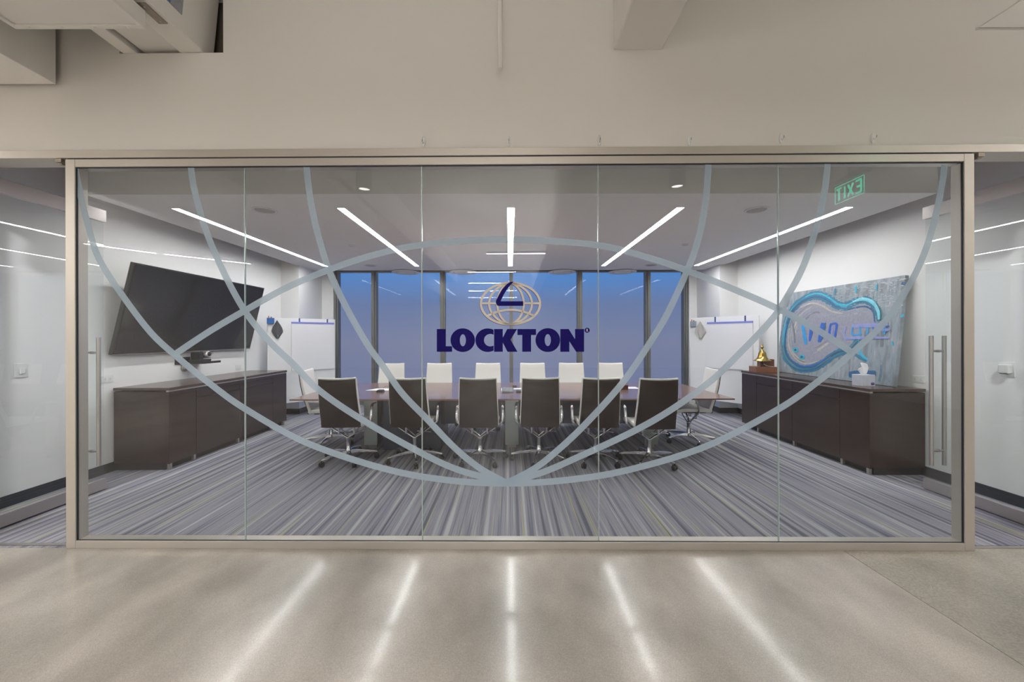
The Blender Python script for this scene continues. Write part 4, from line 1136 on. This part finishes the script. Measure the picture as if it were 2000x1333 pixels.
pendant((7.9, -0.9), (7.9, 1.7), PZ, 'long linear pendant added out of view on the right to light the upper wall')
for x in (-1.82, 2.0):
    t = thing('cylinder_downlight', 'dark cylinder downlight over the corridor, %s' % ('left' if x < 0 else 'right'), 'ceiling light', (x, 0.74, 3.30), group='cylinder downlights')
    mb = MB(); mb.lathe([(.070, .01), (.095, 0), (.095, .45), (.0001, .45)], seg=24); mb.obj('can', pbr('grey_can', srgb(120, 118, 114), .5), t)
    mb = MB(); mb.disc((0, 0, .03), .07, .01, 20); mb.obj('lamp', emis('downlight_lamp', WARM, 16.0), t)
    mb = MB(); mb.tube([(0, 0, .44), (0, 0, 1.10)], .012, 8); mb.obj('stem', M_white_p, t)
    ld = D.lights.new('downlight', 'SPOT'); ld.energy = SPOT_W; ld.color = WARM; ld.spot_size = math.radians(110); ld.spot_blend = .8; ld.shadow_soft_size = .07
    lo = D.objects.new('downlight_beam', ld); COL.objects.link(lo); lo.parent = t; lo.location = (0, 0, .0)
for x, z in ((-3.45, 3.285), (3.45, 3.30)):  # unseen lamps added to brighten the walls behind the open doors
    t = thing('added_downlight', 'round unseen downlight added to brighten the wall by the glass door on the %s' % ('left' if x < 0 else 'right'), 'ceiling light', (x, 1.7, z), group='added downlights over the doors')
    mb = MB(); mb.lathe([(.055, .0), (.075, -.006), (.08, 0), (.055, 0)], seg=24); mb.obj('rim', M_white_p, t)
    mb = MB(); mb.disc((0, 0, -.003), .055, .003, 20); mb.obj('lamp', MATS['downlight_lamp'], t)
    if x > 0:
        mb = MB(); mb.lathe([(.08, 0), (.08, 1.1), (.0001, 1.1)], seg=24); mb.obj('can', M_white_p, t)
    ld = D.lights.new('door_downlight', 'SPOT'); ld.energy = DOOR_FILL_W; ld.color = WARM; ld.spot_size = math.radians(50); ld.spot_blend = .5; ld.shadow_soft_size = .06
    lo = D.objects.new('door_downlight_beam', ld); COL.objects.link(lo); lo.parent = t; lo.location = (0, 0, -.02)
    lo.rotation_euler = Vector((math.copysign(1.05, x), 1.9, -2.0)).to_track_quat('-Z', 'Y').to_euler()
# spiral duct mirrored at the upper left
t = thing('spiral_duct', 'round painted spiral duct behind the viewer on the left', 'duct', (-5.2, 0, 3.55))
mb = MB(); mb.tube([(0, -.6, 0), (0, 1.9, 0)], .24, 24); mb.obj('duct_tube', M_galv, t)
for k in range(6):
    mb = MB(); mb.lathe([(.24, -.006), (.248, 0), (.24, .006)], (0, -.4 + k * .42, 0), 24, 'Y'); mb.obj('seam', M_galv, t)
# exit sign
t = thing('exit_sign', 'edge lit green exit sign mirrored in the glass at upper right', 'sign', (3.15, 1.80, 2.76))
mb = MB(); mb.box(-.003, -.17, 0, .003, .17, .19); mb.obj('clear_panel', M_win_glass, t)
mb = MB(); mb.box(-.03, -.18, .19, .03, .18, .235); mb.obj('housing', M_white_p, t)
mb = MB(); mb.tube([(0, 0, .23), (0, 0, 1.65)], .012, 8); mb.obj('stem', M_white_p, t)
glyph = {'E': [((0, 0), (0, 1)), ((0, 1), (.6, 1)), ((0, .5), (.5, .5)), ((0, 0), (.6, 0))], 'X': [((0, 0), (.62, 1)), ((.62, 0), (0, 1))], 'I': [((.1, 0), (.1, 1))], 'T': [((.3, 0), (.3, 1)), ((0, 1), (.62, 1))]}
yy = .125
for ch, adv in (('E', .082), ('X', .082), ('I', .045), ('T', .07)):
    mb = MB()
    for (a, b) in glyph[ch]:
        mb.ribbon([(-.004, yy - a[0] * .09, .04 + a[1] * .11), (-.004, yy - b[0] * .09, .04 + b[1] * .11)], .018, (-1, 0, 0), .002)
    mb.obj('letter', M_exit, t); yy -= adv
mb = MB()
for (a, b) in (((.155, .015), (-.155, .015)), ((.155, .175), (-.155, .175)), ((.155, .015), (.155, .175)), ((-.155, .015), (-.155, .175))):
    mb.ribbon([(-.004, a[0], a[1]), (-.004, b[0], b[1])], .006, (-1, 0, 0), .002)
mb.obj('border', M_exit, t)
